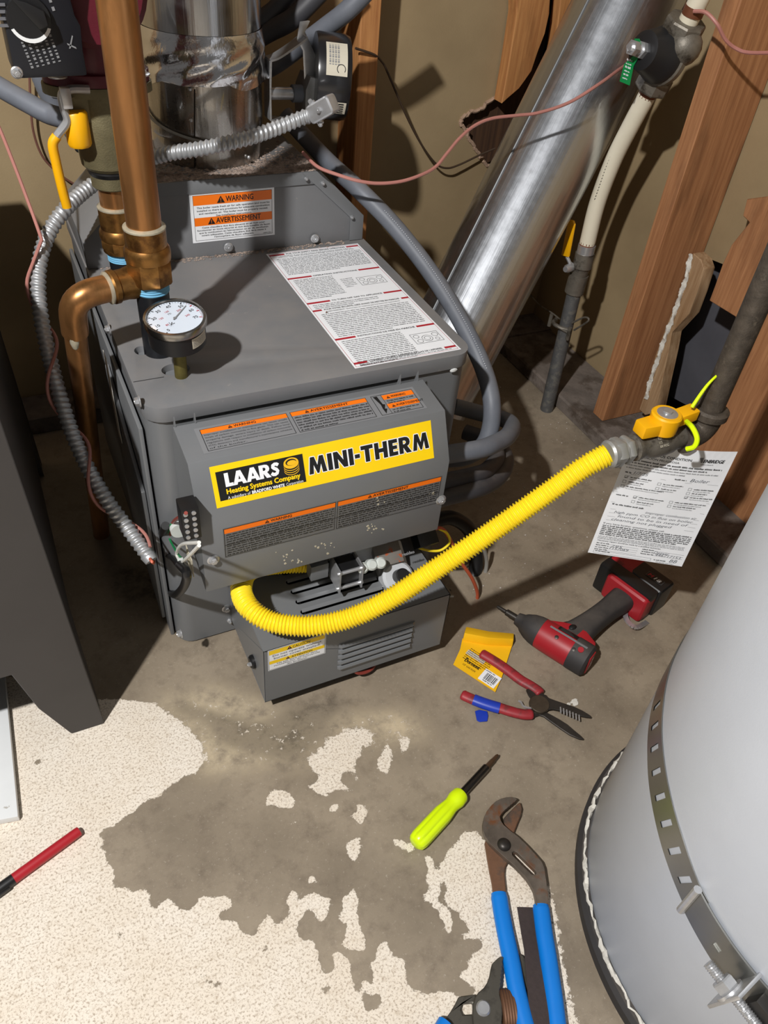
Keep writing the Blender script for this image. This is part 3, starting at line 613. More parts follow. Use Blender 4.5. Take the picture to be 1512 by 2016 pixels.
for i in range(4): disc(cx, cy - h * .15 + i * h * .055, rx, ry, 'gold', 2 + 2 * i); disc(cx, cy - h * .132 + i * h * .055, rx * .985, ry, 'black' if i < 3 else 'gold', 3 + 2 * i)
disc(cx, cy + h * .045, rx * .72, ry * .66, 'black', 10); disc(cx + rx * .08, cy + h * .03, rx * .62, ry * .5, 'gold', 11)
for k in range(8): L.block('MINI-THERM', w * .408 + .0011 * math.cos(k * math.pi / 4), h * .30 + .0011 * math.sin(k * math.pi / 4), h * .42, w * .572, 'white', 2 + k * .08)
L.block('MINI-THERM', w * .408, h * .30, h * .42, w * .572, 'black', 4)
L.done('brand_label', cover)
def warn_card(L, x0, y0, x1, y1, title, body, seed, bx=None):
    h = y1 - y0; L.frame(x0, y0, x1, y1, .0008, 'black', 1); hb = min(.0085, h * .26); L.rect(x0 + .0008, y1 - hb, x1 - .0008, y1 - .0008, 'orange', 2)
    tw = len(title) * .0042; c = (x0 + x1) / 2; L.warn(c - tw / 2 - .008, y1 - hb + .0014, .0055, 3); L.text(title, c - tw / 2, y1 - hb + .0018, .0046, 'black', 3, w=tw, bold=.02)
    if isinstance(body, int): L.lines(x0 + .003, x1 - .003, y1 - hb, body, (h - hb - .002) / body, (h - hb) / body * .45, 'black', 2, .5, seed)
    else:
        p = (h - hb - .002) / len(body)
        for i, s in enumerate(body): L.text(s, x0 + .003, y1 - hb - (i + .8) * p, p * .55, 'black', 2, w=(x1 - x0 - .006) * (1 if i < len(body) - 1 else .3 + .01 * len(s)))
L, w, h = card_on(FT, (410, 889), (835, 803), (383, 849)); w1 = w * .405
L.rect(-.006, -.003, w + .004, h + .004, 'gray', 0)
warn_card(L, 0, 0, w * .385, h, 'WARNING', ['Improper installation or maintenance can cause unsafe', 'levels of carbon monoxide in flue gases. This can cause', 'property damage, severe injury or death. Follow local', 'regulations with respect to installation of carbon monoxide', "(CO) detectors and manufacturer's maintenance schedule", 'of the boiler.'], 1)
warn_card(L, w * .40, 0, w * .765, h, 'AVERTISSEMENT', 6, 2)
L.frame(w * .79, 0, w, h, .0008, 'black', 1); xx = w * .84
L.rect(xx, 0, xx + .0006, h, 'black', 2); L.quad([(w * .80, h * .95), (w * .82, h * .95), (w * .825, h * .5), (w * .815, h * .5)], 'black', 2); L.quad([(w * .815, h * .55), (w * .835, h * .5), (w * .822, h * .3), (w * .832, h * .28), (w * .815, h * .05), (w * .812, h * .3)], 'black', 2)
for k, s in ((.72, 'WARNING'), (.26, 'AVERTISSEMENT')):
    L.rect(xx + .0008, h * k, w - .0008, h * (k + .23), 'orange', 2); L.warn(xx + .006, h * (k + .04), .005, 3); L.text(s, xx + .013, h * (k + .06), .0042, 'black', 3, w=len(s) * .0032, bold=.02); L.lines(xx + .004, w - .004, h * k, 2, h * .11, h * .05, seed=int(k * 50))
L.done('warning_label', cover)
L, w, h = card_on(FC, (444, 1097), (862, 981), (440, 1042))
L.rect(-.001, -.001, w + .001, h + .001, 'dgray', 0)
warn_card(L, 0, 0, w * .488, h, 'WARNING', 10, 11); warn_card(L, w * .496, 0, w, h, 'AVERTISSEMENT', 10, 12); L.rect(0, h * .42, w, h * .43, 'black', 3)
L.done('warning_label', cover)
rd = random.Random(11); ch = MB()
for cu, cv, n, s in ((735, 1038, 12, 7), (640, 1075, 10, 10), (560, 1098, 8, 10), (745, 985, 5, 5), (590, 1105, 6, 6), (850, 970, 4, 4)):
    for k in range(n):
        p = FC(cu + rd.gauss(0, s), cv + rd.gauss(0, s * .7)); r = rd.uniform(.0006, .002)
        ch.prism([p + V(r * math.cos(a) * rd.uniform(.6, 1.3), -.0006, r * math.sin(a) * rd.uniform(.6, 1.3)) for a in [j * math.pi / 3 for j in range(6)]], V(0, .0006, 0))
o = ch.build('caulk_spatter', M('spatter', (190, 182, 160), .9), cover, smoothit=False, recalc=False); o['kind'] = 'stuff'
# --- burner box
BX0, BX1, BY, BZ0, BZ1 = .090, .396, -.174, .032, .157
bb = MB(); sl_ = []
def slot_y(x0, x1, y, r, z): return [V(x0 + r + r * math.cos(t), y + r * math.sin(t), z) for t in [math.pi / 2 + k * math.pi / 6 for k in range(7)]] + [V(x1 - r + r * math.cos(t), y + r * math.sin(t), z) for t in [-math.pi / 2 + k * math.pi / 6 for k in range(7)]]
def slot_z(x0, x1, z, r, y): return [V(p.x, y, p.y) for p in slot_y(x0, x1, z, r, 0)]
bb.prism([V(x, y, BZ1 - .0015) for x, y in ((BX0, BY), (BX1, BY), (BX1, -.002), (BX0, -.002))], V(0, 0, .0015), 0, [slot_y(BX0 + .075, BX0 + .215, -.125 + i * .0215, .0052, BZ1 - .0015) for i in range(5)])
bb.prism([V(BX0, BY, BZ0), V(BX1, BY, BZ0), V(BX1, BY, BZ1), V(BX0, BY, BZ1)], V(0, .0015, 0))
bb.prism([V(BX0, BY, BZ0), V(BX0, -.002, BZ0), V(BX0, -.002, BZ1), V(BX0, BY, BZ1)], V(.0015, 0, 0)); bb.prism([V(BX1, BY, BZ0), V(BX1, -.002, BZ0), V(BX1, -.002, BZ1), V(BX1, BY, BZ1)], V(-.0015, 0, 0))
burner = bb.build('burner_cover', m_gray2, boiler, bevel=.0006, seg=1)
MB().box((BX0 + .004, BY + .006, BZ0 + .004), (BX1 - .004, -.003, BZ1 - .016)).build('burner_tray', m_void, burner)
for i in range(5):   # raised lips of the louvres on top
    y = -.125 + i * .0215
    MB().prism([V(BX0 + .078, y + .0052, BZ1), V(BX0 + .212, y + .0052, BZ1), V(BX0 + .212, y + .0008, BZ1 - .0025), V(BX0 + .078, y + .0008, BZ1 - .0025)], V(0, .0006, .0006)).build('louvre', m_gray2, burner)
for i in range(5):   # pressed louvres on the front
    z = BZ0 + .028 + i * .0135; x0, x1 = BX0 + .118, BX0 + .248
    q = MB(); n = 8
    prof = [(0, .004), (-.0032, .0035), (-.005, -.0005), (-.0044, -.003), (0, -.0034)]
    vs = []; xs = [x0, x0 + .004] + [x1 - .004, x1]
    for k, x in enumerate(xs): sc = .15 if k in (0, 3) else 1; vs += [V(x, BY + a * sc, z + b) for a, b in prof]
    fs = [(k * 5 + j, k * 5 + j + 1, k * 5 + 6 + j, k * 5 + 5 + j) for k in range(3) for j in range(4)]; q.add(vs, fs); q.build('louvre', m_gray2, burner)
    MB().box((x0 + .003, BY - .0006, z - .0052), (x1 - .003, BY + .001, z - .0034)).build('louvre_gap', m_void, burner)
sg = MB(); c = px(500, 1302, x=BX0); sg.lathe(c, V(-1, 0, 0), [(.011, -.002), (.011, .004), (.0085, .007)], 20); sg.build('sight_glass', m_black, burner); screw(c + V(-.006, -.006, .004), (-1, 0, 0), burner, r=.0035, washer=False)
L, w, h = card_on(FaceMap((BY, BZ1), (BY, BZ0)), (528, 1319), (625, 1285), (513, 1279))
w, h = .090, .050; L = Card(V(px(528, 1321, y=BY).x, BY - .0002, px(528, 1321, y=BY).z), V(1, 0, 0), V(0, 0, 1)); h = BZ1 - L.O.z - .001
L.rect(0, 0, w, h, 'white', 0); L.frame(.001, .001, w - .001, h - .001, .0006, 'darkgray', 1)
L.rect(.002, h * .77, w - .002, h * .96, 'yellow', 2); L.warn(w * .32, h * .79, h * .15, 3); L.text('CAUTION', w * .42, h * .80, h * .12, 'black', 3, w=w * .3, bold=.01)
L.text('Do not operate without', w / 2, h * .645, h * .09, 'black', 2, w=w * .84, al='c'); L.text('burner cover installed.', w / 2, h * .51, h * .09, 'black', 2, w=w * .8, al='c')
L.rect(.002, h * .31, w - .002, h * .46, 'yellow', 2); L.warn(w * .3, h * .325, h * .12, 3); L.text('ATTENTION', w * .40, h * .335, h * .10, 'black', 3, w=w * .36, bold=.01)
for i, s in enumerate(('Ne pas faire opérer sans', "l'installation du couvercle", 'du brûleur')): L.text(s, w / 2, h * (.235 - i * .085), h * .06, 'black', 2, w=w * (.7, .8, .36)[i], al='c')
L.done('caution_label', burner)
# --- gas valve between cover and burner box
gv = MB(); gv.box((.235, -.085, .185), (.325, -.035, .25)); valve = gv.build('gas_valve', m_valveg, boiler, bevel=.003)
R1 = Matrix.Rotation(math.radians(38), 3, 'X')
c = px(775, 1135, y=-.11); p = MB(); p.obox(c + V(.004, .018, .004), V(1, 0, 0), R1 @ V(0, 1, 0), R1 @ V(0, 0, 1), .052, .075, .016); p.build('valve_plate', m_valveg, valve, bevel=.004)
ax = R1 @ V(0, 0, 1); k = MB(); c2 = px(782, 1136, y=-.118); k.lathe(c2 - ax * .004, ax, [(.026, -.012), (.026, .008), (.022, .012)], 30); k.build('valve_dial', M('pale_cast', (196, 199, 202), .5), valve); k = MB(); k.lathe(c2 + ax * .008, ax, [(.011, 0), (.011, .018), (.009, .02)], 20); k.build('valve_knob', m_black, valve)
c = px(730, 1112, y=-.115); p = MB()
for dx in (-.015, 0, .015): p.lathe(c + V(dx, 0, -abs(dx) * .1), V(0, -.7, .7), [(.009, -.006), (.009, .006), (.006, .010)], 16)
p.build('pressure_tap', m_plast, valve)
c = px(760, 1085, y=-.09); p = MB(); p.obox(c, V(1, 0, 0), R1 @ V(0, 1, 0), ax, .045, .045, .012); p.build('valve_label', M('valve_label', (120, 116, 110), .5, c2=(180, 80, 30), c2f=(.56, .6), c2s=50), valve, bevel=.001)
L = Card(px(792, 1096, y=-.108) + ax * .013, V(1, 0, 0), R1 @ V(0, 1, 0)); L.text('resideo', -.004, 0, .005, 'gray', 1, bold=.03); L.done('valve_lettering', valve)
c = px(680, 1122, y=-.105); p = MB(); p.obox(c, V(1, 0, 0), V(0, 1, 0), V(0, 0, 1), .034, .03, .032); p.build('coil_block', m_black, valve, bevel=.002)
p = MB(); p.obox(c + V(-.018, -.003, 0), V(1, 0, 0), V(0, 1, 0), V(0, 0, 1), .0025, .04, .046); p.obox(c + V(.018, -.003, 0), V(1, 0, 0), V(0, 1, 0), V(0, 0, 1), .0025, .04, .046); p.cyl(c + V(-.022, -.018, .016), c + V(.022, -.018, .016), .003, n=10); p.cyl(c + V(-.022, -.018, -.016), c + V(.022, -.018, -.016), .003, n=10); p.build('coil_frame', m_zinc, valve)
p = MB(); p.obox(px(625, 1118, y=-.09), V(1, 0, 0), V(0, 1, 0), V(0, 0, 1), .028, .02, .03); p.build('valve_bracket', m_gray2, valve, bevel=.001)
p = MB(); c = px(835, 1058, y=-.07); p.obox(c, V(1, 0, 0), R1 @ V(0, 1, 0), ax, .035, .03, .03); p.build('igniter_box', m_black, valve, bevel=.002)
# --- terminal strip and wires at the left end of the cover
tb = MB(); c = px(372, 1020, x=CX0 - .012); tb.obox(c, V(1, 0, 0), V(0, 1, 0), V(0, 0, 1), .022, .026, .050); term = tb.build('terminal_block', m_black, boiler, bevel=.0015)
for i in range(5):
    for j in range(2):
        z = c.z + .019 - i * .0095; MB().lathe(V(c.x - .004 + j * .010 - .002, c.y - .0125, z), V(0, -1, 0), [(.0030, 0), (.0028, .002)], 10).build('terminal_screw', m_zinc, term)
def wire(name, pts, r, mt, parent=None, n=8, **k):
    q = smooth(pts, 10); b = MB(); b.tube(q, r, n); return b.build(name, mt, parent, **k)
WX = lambda P, x=.012: [px(u, v, x=x) for u, v in P]
wire('red_wire', WX([(366, 1010), (340, 1030), (335, 1070), (340, 1100)]), .0024, m_redw, boiler)
wire('blue_wire', WX([(322, 1045), (325, 1075), (340, 1105)]), .0016, m_bluew, boiler); wire('green_wire', WX([(325, 1050), (338, 1032), (332, 1055), (350, 1090), (362, 1102)], .010), .0015, m_green, boiler)
wire('white_wire', WX([(392, 1068), (358, 1072), (348, 1090), (356, 1108)], .008), .0022, m_whw, boiler); wire('white_wire', WX([(392, 1074), (375, 1092), (358, 1108)], .006), .0022, m_whw, boiler)
MB().obox(px(357, 1108, x=.006), V(1, 0, 0), V(0, 1, 0), V(0, 0, 1), .008, .012, .008).build('wire_connector', m_plast, boiler, bevel=.001)
MB().obox(px(374, 1105, x=.02), V(1, 0, 0), V(0, 1, 0), V(0, 0, 1), .001, .032, .034).build('rating_tag', M('buff_tag', (196, 188, 166), .7, var=.2, vs=60), boiler)
MB().lathe(px(352, 1042, x=.018), V(0, -1, 0), [(.012, -.004), (.012, .004)], 18).build('knockout_bushing', m_plast, boiler)
wire('black_cable', WX([(326, 1035), (317, 1060), (316, 1100), (325, 1145), (342, 1170), (360, 1158), (368, 1130), (355, 1112)], .004), .0062, m_black, boiler, 12)
MB().cyl(px(317, 1084, x=.004), px(320, 1114, x=.004), .0068).build('cable_label', m_whw, boiler)
wire('black_lead', WX([(300, 1098), (315, 1092), (335, 1096), (350, 1112)], .006), .004, m_black, boiler)
# ================================================================ pipes on the boiler
def ring(b, o, ax, r, m=0): b.lathe(o, ax, [(r - .003, -.003), (r, -.001), (r, .001), (r - .003, .003)], 28, m)
MX, MY = .051, .134
def hex_(b, o, ax, r, h0, h1, n=8, m=0): b.lathe(o, ax, [(r * .94, h0 - .001), (r, h0 + .002), (r, h1 - .002), (r * .94, h1 + .001)], n, m, ph=.2)
Z = V(0, 0, 1)
def zat(u_, v_, x, y):   # height on the vertical line (x,y) that is seen at row v_
    lo, hi = 0, 1.04
    for _ in range(40):
        z = (lo + hi) / 2; w = RT @ (np.array([x, y, z]) - CP); v = 1008 + F * w[1] / w[2]
        if v > v_: lo = z
        else: hi = z
    return z
z_tape0, z_tape1, z_hex0, z_hex1, z_cup = [zat(0, v, MX, MY) for v in (570, 545, 520, 488, 448)]
sup = thing('supply_pipe', 'thick copper pipe with brass adapter rising from boiler lid in front of vent', 'pipe', (MX, MY, BH))
b = MB(); b.cyl((MX, MY, .40), (MX, MY, z_tape0 + .004), .0212, n=32); b.build('nipple', M('black_pipe', (46, 48, 52), .38, .6, var=.2, vs=40), sup)
b = MB(); zz = z_tape0; b.lathe((MX, MY, 0), Z, [(.0213, z_tape0 - .002)] + [(.0226 - .0008 * (i % 2), z_tape0 + (z_tape1 - z_tape0) * i / 10) for i in range(11)], 32); b.build('thread_tape', m_teal, sup)
b = MB(); b.lathe((MX, MY, 0), Z, [(.0225, z_tape1 - .002), (.0265, z_tape1), (.0272, z_hex0 - .006)], 32); hex_(b, (MX, MY, 0), Z, .0292, z_hex0 - .022, z_hex1 - .012, 8); b.lathe((MX, MY, 0), Z, [(.0285, z_hex1 - .014), (.0292, z_hex1 - .006), (.0285, z_hex1), (.0262, z_hex1 + .004)], 32)
b.lathe((MX, MY, 0), Z, [(.0256, z_hex1), (.0256, z_cup), (.0225, z_cup + .0015)], 32); b.build('adapter', m_brass, sup, ang=30)
b = MB(); ring(b, (MX, MY, z_cup + .001), Z, .0262); b.build('solder_ring', m_solder, sup)
b = MB(); b.cyl((MX, MY, z_cup - .01), (MX + .002, MY, 1.12), .0212, n=36); b.build('riser', m_copper, sup)
# relief tee, elbow and drop
zt = zat(0, 560, MX, MY) + .004
drop = thing('relief_pipe', 'copper drain pipe elbowed off the tee and running down to floor', 'pipe', (-.066, .29, 0))
PT = px(243, 556, z=zt); PE = px(139, 585, z=zt + .0)
PT = V(MX - .02, MY + .005, zt); dirl = (PE - PT).normalized(); D0 = px(200, 1052, z=0); PEd = PE
b = MB(); b.lathe(PT + dirl * .0, dirl, [(.020, -.012), (.021, .006), (.0195, .014), (.0195, .024), (.0215, .026), (.0215, .032), (.0185, .036)], 28); b.build('tee_branch', m_brass, drop)
path = [PT + dirl * .02, PE - dirl * .036]; b = MB(); b.tube(resample(path, .01), .0145, 24); b.build('branch_pipe', m_copper, drop)
dn = (D0 - PE).normalized(); el = []
for k in range(9):
    t = k / 8; el.append((PE - dirl * .034) * (1 - t) ** 2 + PE * 2 * t * (1 - t) + (PE + dn * .034) * t * t)
b = MB(); b.tube([PE - dirl * .058] + el + [PE + dn * .062], .0172, 28); b.build('elbow', m_copper, drop)
b = MB(); ring(b, PE - dirl * .058, dirl, .0182); ring(b, PE - dirl * .064, dirl, .0172); ring(b, PT + dirl * .036, dirl, .0205); b.build('solder_ring', m_solder, drop)
b = MB(); b.sph(PE + dn * .066 + V(-.004, -.0145, 0), .006, 10, sc=(1, .5, 2.6)); b.build('solder_drip', m_solder, drop)
b = MB(); b.cyl(PE + dn * .05, D0 - dn * .001, .0145, n=28); b.build('drop_tube', m_copper, drop)
# return pipe behind with flange valve
RX, RY = .046, .315
def zr(v): return zat(0, v, RX, RY)
ret = thing('return_pipe', 'shorter copper pipe behind thick one, with bronze flange valve on top', 'pipe', (RX, RY, BH))
b = MB(); b.cyl((RX, RY, .40), (RX, RY, zr(500)), .0212, n=28); b.build('nipple', MATS['black_pipe'], ret)
z0, z1 = zr(508), zr(492); b = MB(); b.lathe((RX, RY, 0), Z, [(.0226 - .0008 * (i % 2), z0 + (z1 - z0) * i / 8) for i in range(9)], 28); b.build('thread_tape', m_teal, ret)
b = MB(); b.lathe((RX, RY, 0), Z, [(.0225, z1 - .001), (.0268, z1 + .001), (.0272, zr(470))], 28); hex_(b, (RX, RY, 0), Z, .029, zr(484), zr(466), 8); b.lathe((RX, RY, 0), Z, [(.0285, zr(466)), (.0292, zr(458)), (.0285, zr(452)), (.0258, zr(446)), (.0258, zr(408)), (.0225, zr(406))], 28); b.build('adapter', m_brass, ret, ang=30)
b = MB(); ring(b, (RX, RY, zr(406)), Z, .0262); b.build('solder_ring', m_solder, ret)
b = MB(); b.cyl((RX, RY, zr(412)), (RX, RY, zr(362)), .0212, n=28); b.build('riser', m_copper, ret)
zb = [zr(v) for v in (365, 340, 332, 322, 250, 232, 178, 168)]
b = MB(); b.lathe((RX, RY, 0), Z, [(.026, zb[0]), (.028, zb[0] + .002), (.028, zb[1]), (.027, zb[1] + .001)], 32); vb = b.build('valve_socket', m_bronze, ret)
b = MB(); b.lathe((RX, RY, 0), Z, [(.0285, zb[1]), (.031, zb[2]), (.030, zb[3] - .002)], 32); b.build('packing_ring', m_black, ret)
b = MB(); b.lathe((RX, RY, 0), Z, [(.032, zb[3] - .003), (.0365, zb[3] + .002), (.041, zb[4]), (.0415, zb[5]), (.040, zb[5] + .01), (.040, zb[6])], 36); b.obox((RX - .035, RY - .018, (zb[5] + zb[6]) / 2 + .004), V(1, 0, 0), V(0, 1, 0), Z, .03, .034, .03); b.build('valve_body', m_bronze, ret)
b = MB(); b.prism([V(RX + .058 * math.cos(t) * (1.0 + .18 * abs(math.cos(t))), RY + .042 * math.sin(t), zb[6]) for t in [k * math.pi / 16 for k in range(32)]], V(0, 0, .012)); b.build('flange', m_bronze, ret, bevel=.0015)
for dx in (-.052, .052): screw((RX + dx, RY, zb[6] - .001), (0, 0, -1), ret, r=.008, name='flange_bolt')
# lever handle
HP = lambda *P: [px(u, v, y=RY - .045) for u, v in P]
b = MB(); q = smooth(HP((176, 176), (140, 176), (122, 186), (126, 215), (132, 240), (112, 268), (104, 285), (110, 318), (122, 370), (132, 408)), 6); n = len(q)
i1 = int(n * .56); b.tube(q[:i1 + 1], .0052, 10); b.build('lever', m_zinc, ret)
b = MB(); b.tube(q[i1:], .0062, 12); b.build('lever_sleeve', m_yelp, ret)
b = MB(); c = px(152, 253, y=RY - .035); b.lathe(c - V(0, 0, .021), Z, [(.0135, 0), (.0155, .004), (.0155, .04), (.013, .043)], 10); b.build('stem_cap', m_yelp, ret, ang=50)
b = MB(); c = px(130, 192, y=RY - .05); b.obox(c, V(1, 0, 0), V(0, 1, 0), Z, .012, .012, .024); b.build('lever_nut', m_zinc, ret, bevel=.002)
# circulator
circ = thing('circulator_pump', 'maroon circulator pump with black control box above the bronze flange', 'pump', (RX, RY, zb[7]))
b = MB(); zc = zb[6] + .0125; b.prism([V(RX + .056 * math.cos(t) * (1.0 + .18 * abs(math.cos(t))), RY + .042 * math.sin(t), zc) for t in [k * math.pi / 16 for k in range(32)]], V(0, 0, .014)); b.build('pump_flange', m_maroon, circ, bevel=.0015)
b = MB(); b.lathe((RX, RY, 0), Z, [(.036, zc + .01), (.036, zc + .04), (.05, zc + .06), (.056, zc + .1), (.056, zc + .16)], 36); b.lathe((RX, RY - .02, zc + .11), V(0, -1, 0), [(.062, -.02), (.062, .045), (.055, .052)], 36); b.build('volute', m_maroon, circ)
for dx in (-.05, .05): screw((RX + dx, RY - .03, zc + .013), (0, 0, 1), circ, r=.008, name='flange_bolt')
FP = [(-90, -120), (150, -120), (140, 0), (148, 30), (160, 52), (164, 100), (173, 150), (40, 156), (28, 146), (8, 50), (-14, -10)]
yb = RY - .095
b = MB(); b.prism([px(u, v, y=yb) for u, v in FP], V(0, .06, 0)); head = b.build('control_head', M('pump_black', (20, 22, 28), .42, var=.1), circ, bevel=.004, seg=2)
c = px(56, 36, y=yb - .001); b = MB(); b.lathe(c, V(0, -1, 0), [(.0235, 0), (.0225, .006)], 28); b.build('dial_base', m_black, circ)
b = MB(); rr = .0225; b.prism([c + V(rr * math.cos(t), -.007, rr * math.sin(t)) for t in [math.radians(205 + i * 11) for i in range(13)]] + [c + V(.019 * math.cos(t), -.007, .0175 * math.sin(t) - .001) for t in [math.radians(337 - i * 11) for i in range(13)]], V(0, .001, 0)); b.build('dial_ring', m_white, circ)
b = MB(); b.prism([c + V(-.016, -.006, .022), c + V(.008, -.006, -.008), c + V(.018, -.006, -.004), c + V(.016, -.006, .010), c + V(.0, -.006, .018)], V(0, -.012, 0)); b.build('dial_pointer', m_black, circ, bevel=.002)
b = MB(); c0 = px(8, 28, y=yb - .001)
for i in range(4): b.box(c0 + V(-.008, -.001, -.012 + i * .0065), c0 + V(.003, .0, -.009 + i * .0065))
b.build('scale_marks', M('gray_print', (96, 96, 100), .6), circ); 
screw(px(33, 143, y=yb), (0, -1, 0), circ, r=.0045, washer=True)
L = Card(px(58, 140, y=yb - .0004), V(.98, 0, .2), V(-.2, 0, 1))
for i in range(6): 
    o0 = .003 + i * .0062
    for j in range(9): L.rect(o0, .002 + j * .0036, o0 + .0028, .0045 + j * .0036 - (j + i) % 3 * .0006, 'gray', 1)
for i, (y, hh) in enumerate(((.05, .004), (.058, .003), (.066, .003), (.075, .004))): L.rect(.047, y, .050, y + hh, 'gray', 1)
L.quad([(.050, .012), (.058, .024), (.059, .023), (.052, .012)], 'gray', 1); L.quad([(.05, .018), (.058, .012), (.058, .010), (.05, .016)], 'gray', 1)
L.done('head_print', circ)
# temperature-pressure gauge
g0 = px(353, 728, z=BH); gz = zat(0, 628, .0625, .062); GC = V(.0625, .062, gz)
gauge = thing('pressure_gauge', 'round chrome rimmed dial gauge standing on boiler lid', 'gauge', (GC.x, GC.y, BH - .02))
tilt = V(-.05, -.12, 1).normalized()
b = MB(); b.cyl((GC.x, GC.y, BH - .02), GC - tilt * .03, .0085, n=14); b.build('stem', M('old_brass', (120, 110, 62), .5, .7, var=.3, vs=60), gauge)
b = MB(); b.lathe(GC, tilt, [(.033, -.034), (.0365, -.032), (.0365, -.002)], 40); b.build('case', m_black, gauge)
b = MB(); b.lathe(GC, tilt, [(.0365, -.006), (.0392, -.005), (.0396, .001), (.0385, .004), (.0355, .0045), (.0345, .0025)], 44, cap=False); b.build('bezel', M('bezel_steel', (170, 168, 164), .25, 1, var=.1), gauge)
gx = V(.92, .38, 0); gx = (gx - tilt * gx.dot(tilt)).normalized(); gy = tilt.cross(gx)
b = MB(); b.lathe(GC, tilt, [(.0355, -.002), (.0355, .0008)], 40); b.build('dial', m_glass, gauge)
L = Card(GC + tilt * .001, gx, gy)
for k in range(41):
    t = math.radians(215 - 250 * k / 40); r0 = .0325 if k % 4 else .0300
    c_, s_ = math.cos(t), math.sin(t); q = .0003 if k % 4 else .0006
    L.quad([(r0 * c_ - q * s_, r0 * s_ + q * c_), (.0338 * c_ - q * s_, .0338 * s_ + q * c_), (.0338 * c_ + q * s_, .0338 * s_ - q * c_), (r0 * c_ + q * s_, r0 * s_ - q * c_)], 'black' if k < 30 else 'red', 1)
for k, s in enumerate(('0', '10', '20', '30', '40', '50', '60', '70')):
    t = math.radians(215 - 250 * k / 7); L.text(s, .0255 * math.cos(t), .0255 * math.sin(t) - .002, .0048, 'black', 2, al='c')
for k, s in enumerate(('80', '120', '160', '200', '240')):
    t = math.radians(200 - 220 * k / 4); L.text(s, .0165 * math.cos(t), .0165 * math.sin(t) - .001, .0032, 'red', 2, al='c')
L.text('PSI', 0, .010, .003, 'gray', 2, al='c')
L.quad([(-.004, -.0012), (.026, .0125), (.0265, .0115), (-.003, -.003)], 'gray', 4); L.quad([(.0022 * math.cos(t), .0022 * math.sin(t)) for t in [k * math.pi / 6 for k in range(12)]], 'gray', 5)
for a in (0, 45, 90): 
    t = math.radians(a); L.quad([(-.0115 + .005 * math.cos(t) - .0004 * math.sin(t), -.008 + .005 * math.sin(t) + .0004 * math.cos(t)), (-.0115 - .005 * math.cos(t), -.008 - .005 * math.sin(t)), (-.0115 + .005 * math.cos(t) + .0004 * math.sin(t), -.008 + .005 * math.sin(t) - .0004 * math.cos(t))], 'black', 3)
L.done('dial_print', gauge)
def wrap(cen, ax, x0, r, a0):
    u, w, a = frame(ax)
    return lambda x, y, l: cen + a * y + (u * math.cos(a0 + x / r) + w * math.sin(a0 + x / r)) * (r + .0004 + l * .00015)
ua, wa, _ = frame(tilt); want = V(.62, -.78, 0); a0 = math.atan2(want.dot(wa), want.dot(ua)); sgn = 1
L = Card(GC, gx, gy, warp=wrap(GC, tilt, 0, .0365, a0))
for k in range(8): L.rect(-.014 + k * .0035, -.024, -.0105 + k * .0035, -.009, 'buff', 0)
for j in range(5): L.dashes(-.012, -.0125 - j * .0023, .012, .0010, 'gray', 1, j)
L.build('case_label', inks(), gauge, smoothit=False, recalc=False)

# ================================================================ flue vent, damper motor, conduit
VX, VY, VR, HZ = .240, .532, .092, .603
m_vent = sheet_mat('vent_steel', (V(1, 0, 0), V(0, 1, 0), V(0, 0, 1)), (186, 182, 176), (140, 134, 126), .20, None); m_galv = sheet_mat('vent_sheet', (V(1, 0, 0), V(0, 1, 0), V(0, 0, 1)), (205, 206, 208), (165, 166, 168), .14, None)
flue = thing('flue_vent', 'wide shiny vertical vent pipe with foil tape on top of boiler hood', 'vent pipe', (VX, VY, HZ))
zf = lambda v, r=VR: zat(0, v, VX, VY - r)
zt0, zt1, zseam = zf(172), zf(72), zf(285)
b = MB(); b.lathe((VX, VY, 0), Z, [(VR - .004, HZ - .004), (VR - .003, HZ + .02), (VR - .003, zseam - .002), (VR - .001, zseam), (VR, zseam + .003), (VR, zt0 + .01)], 72, cap=False); b.build('damper_collar', m_vent, flue)
b = MB(); b.lathe((VX, VY, 0), Z, [(VR + .001, zt0 + .004), (VR + .001, 1.2)], 72, cap=False); b.build('upper_pipe', m_galv, flue)
rd = random.Random(2); b = MB(); vs = []; fs = []; n = 180; R_ = 30; FW = [(rd.choice((1, 1, 2, 2, 3, 4)) * (1 if rd.random() < .5 else -1), rd.uniform(.3, 2.2), rd.uniform(0, 6)) for _ in range(6)]
for i in range(R_ + 1):
    for k in range(n):
        t = 2 * math.pi * k / n; f = i / R_; edge = .006 * math.sin(t * 3 + 1) + .0035 * math.sin(t * 7) if i == 0 else 0
        amp = .0028 * (1 - f) ** .7; rr = VR + .0022 + amp * sum(abs(math.sin(fa * k * .06 + fb * i * .16 + fc)) ** 3 for fa, fb, fc in FW) * .75
        vs.append((VX + rr * math.cos(t), VY + rr * math.sin(t), zt0 + edge + (zt1 - zt0) * f))
for i in range(R_):
    for k in range(n): k2 = (k + 1) % n; fs.append((i * n + k, i * n + k2, (i + 1) * n + k2, (i + 1) * n + k))
b.add(vs, fs); b.build('foil_tape', m_foil, flue, ang=25)
b = MB(); ss = px(383, 300, y=VY - VR); 
def on_vent(u, v, r=VR):
    d = RT.T @ np.array([(u - 756) / F, (v - 1008) / F, 1.0]); o = CP[:2] - [VX, VY]; a = d[:2] @ d[:2]; bq = o @ d[:2]; c = o @ o - r * r
    t = (-bq - math.sqrt(max(0, bq * bq - a * c))) / a; return Vector(CP + d * t)
p0, p1 = on_vent(383, 330), on_vent(383, 176); b.cyl(p0, p1, .0012, n=6); b.build('seam', M('seam_dark', (60, 56, 52), .5, .8), flue)
for u, v in ((374, 175), (376, 237), (490, 310), (420, 135)):
    p = on_vent(u, v); nn = V(p.x - VX, p.y - VY, 0).normalized(); b = MB(); b.sph(p, .0032, 10); b.build('rivet', m_zinc, flue)
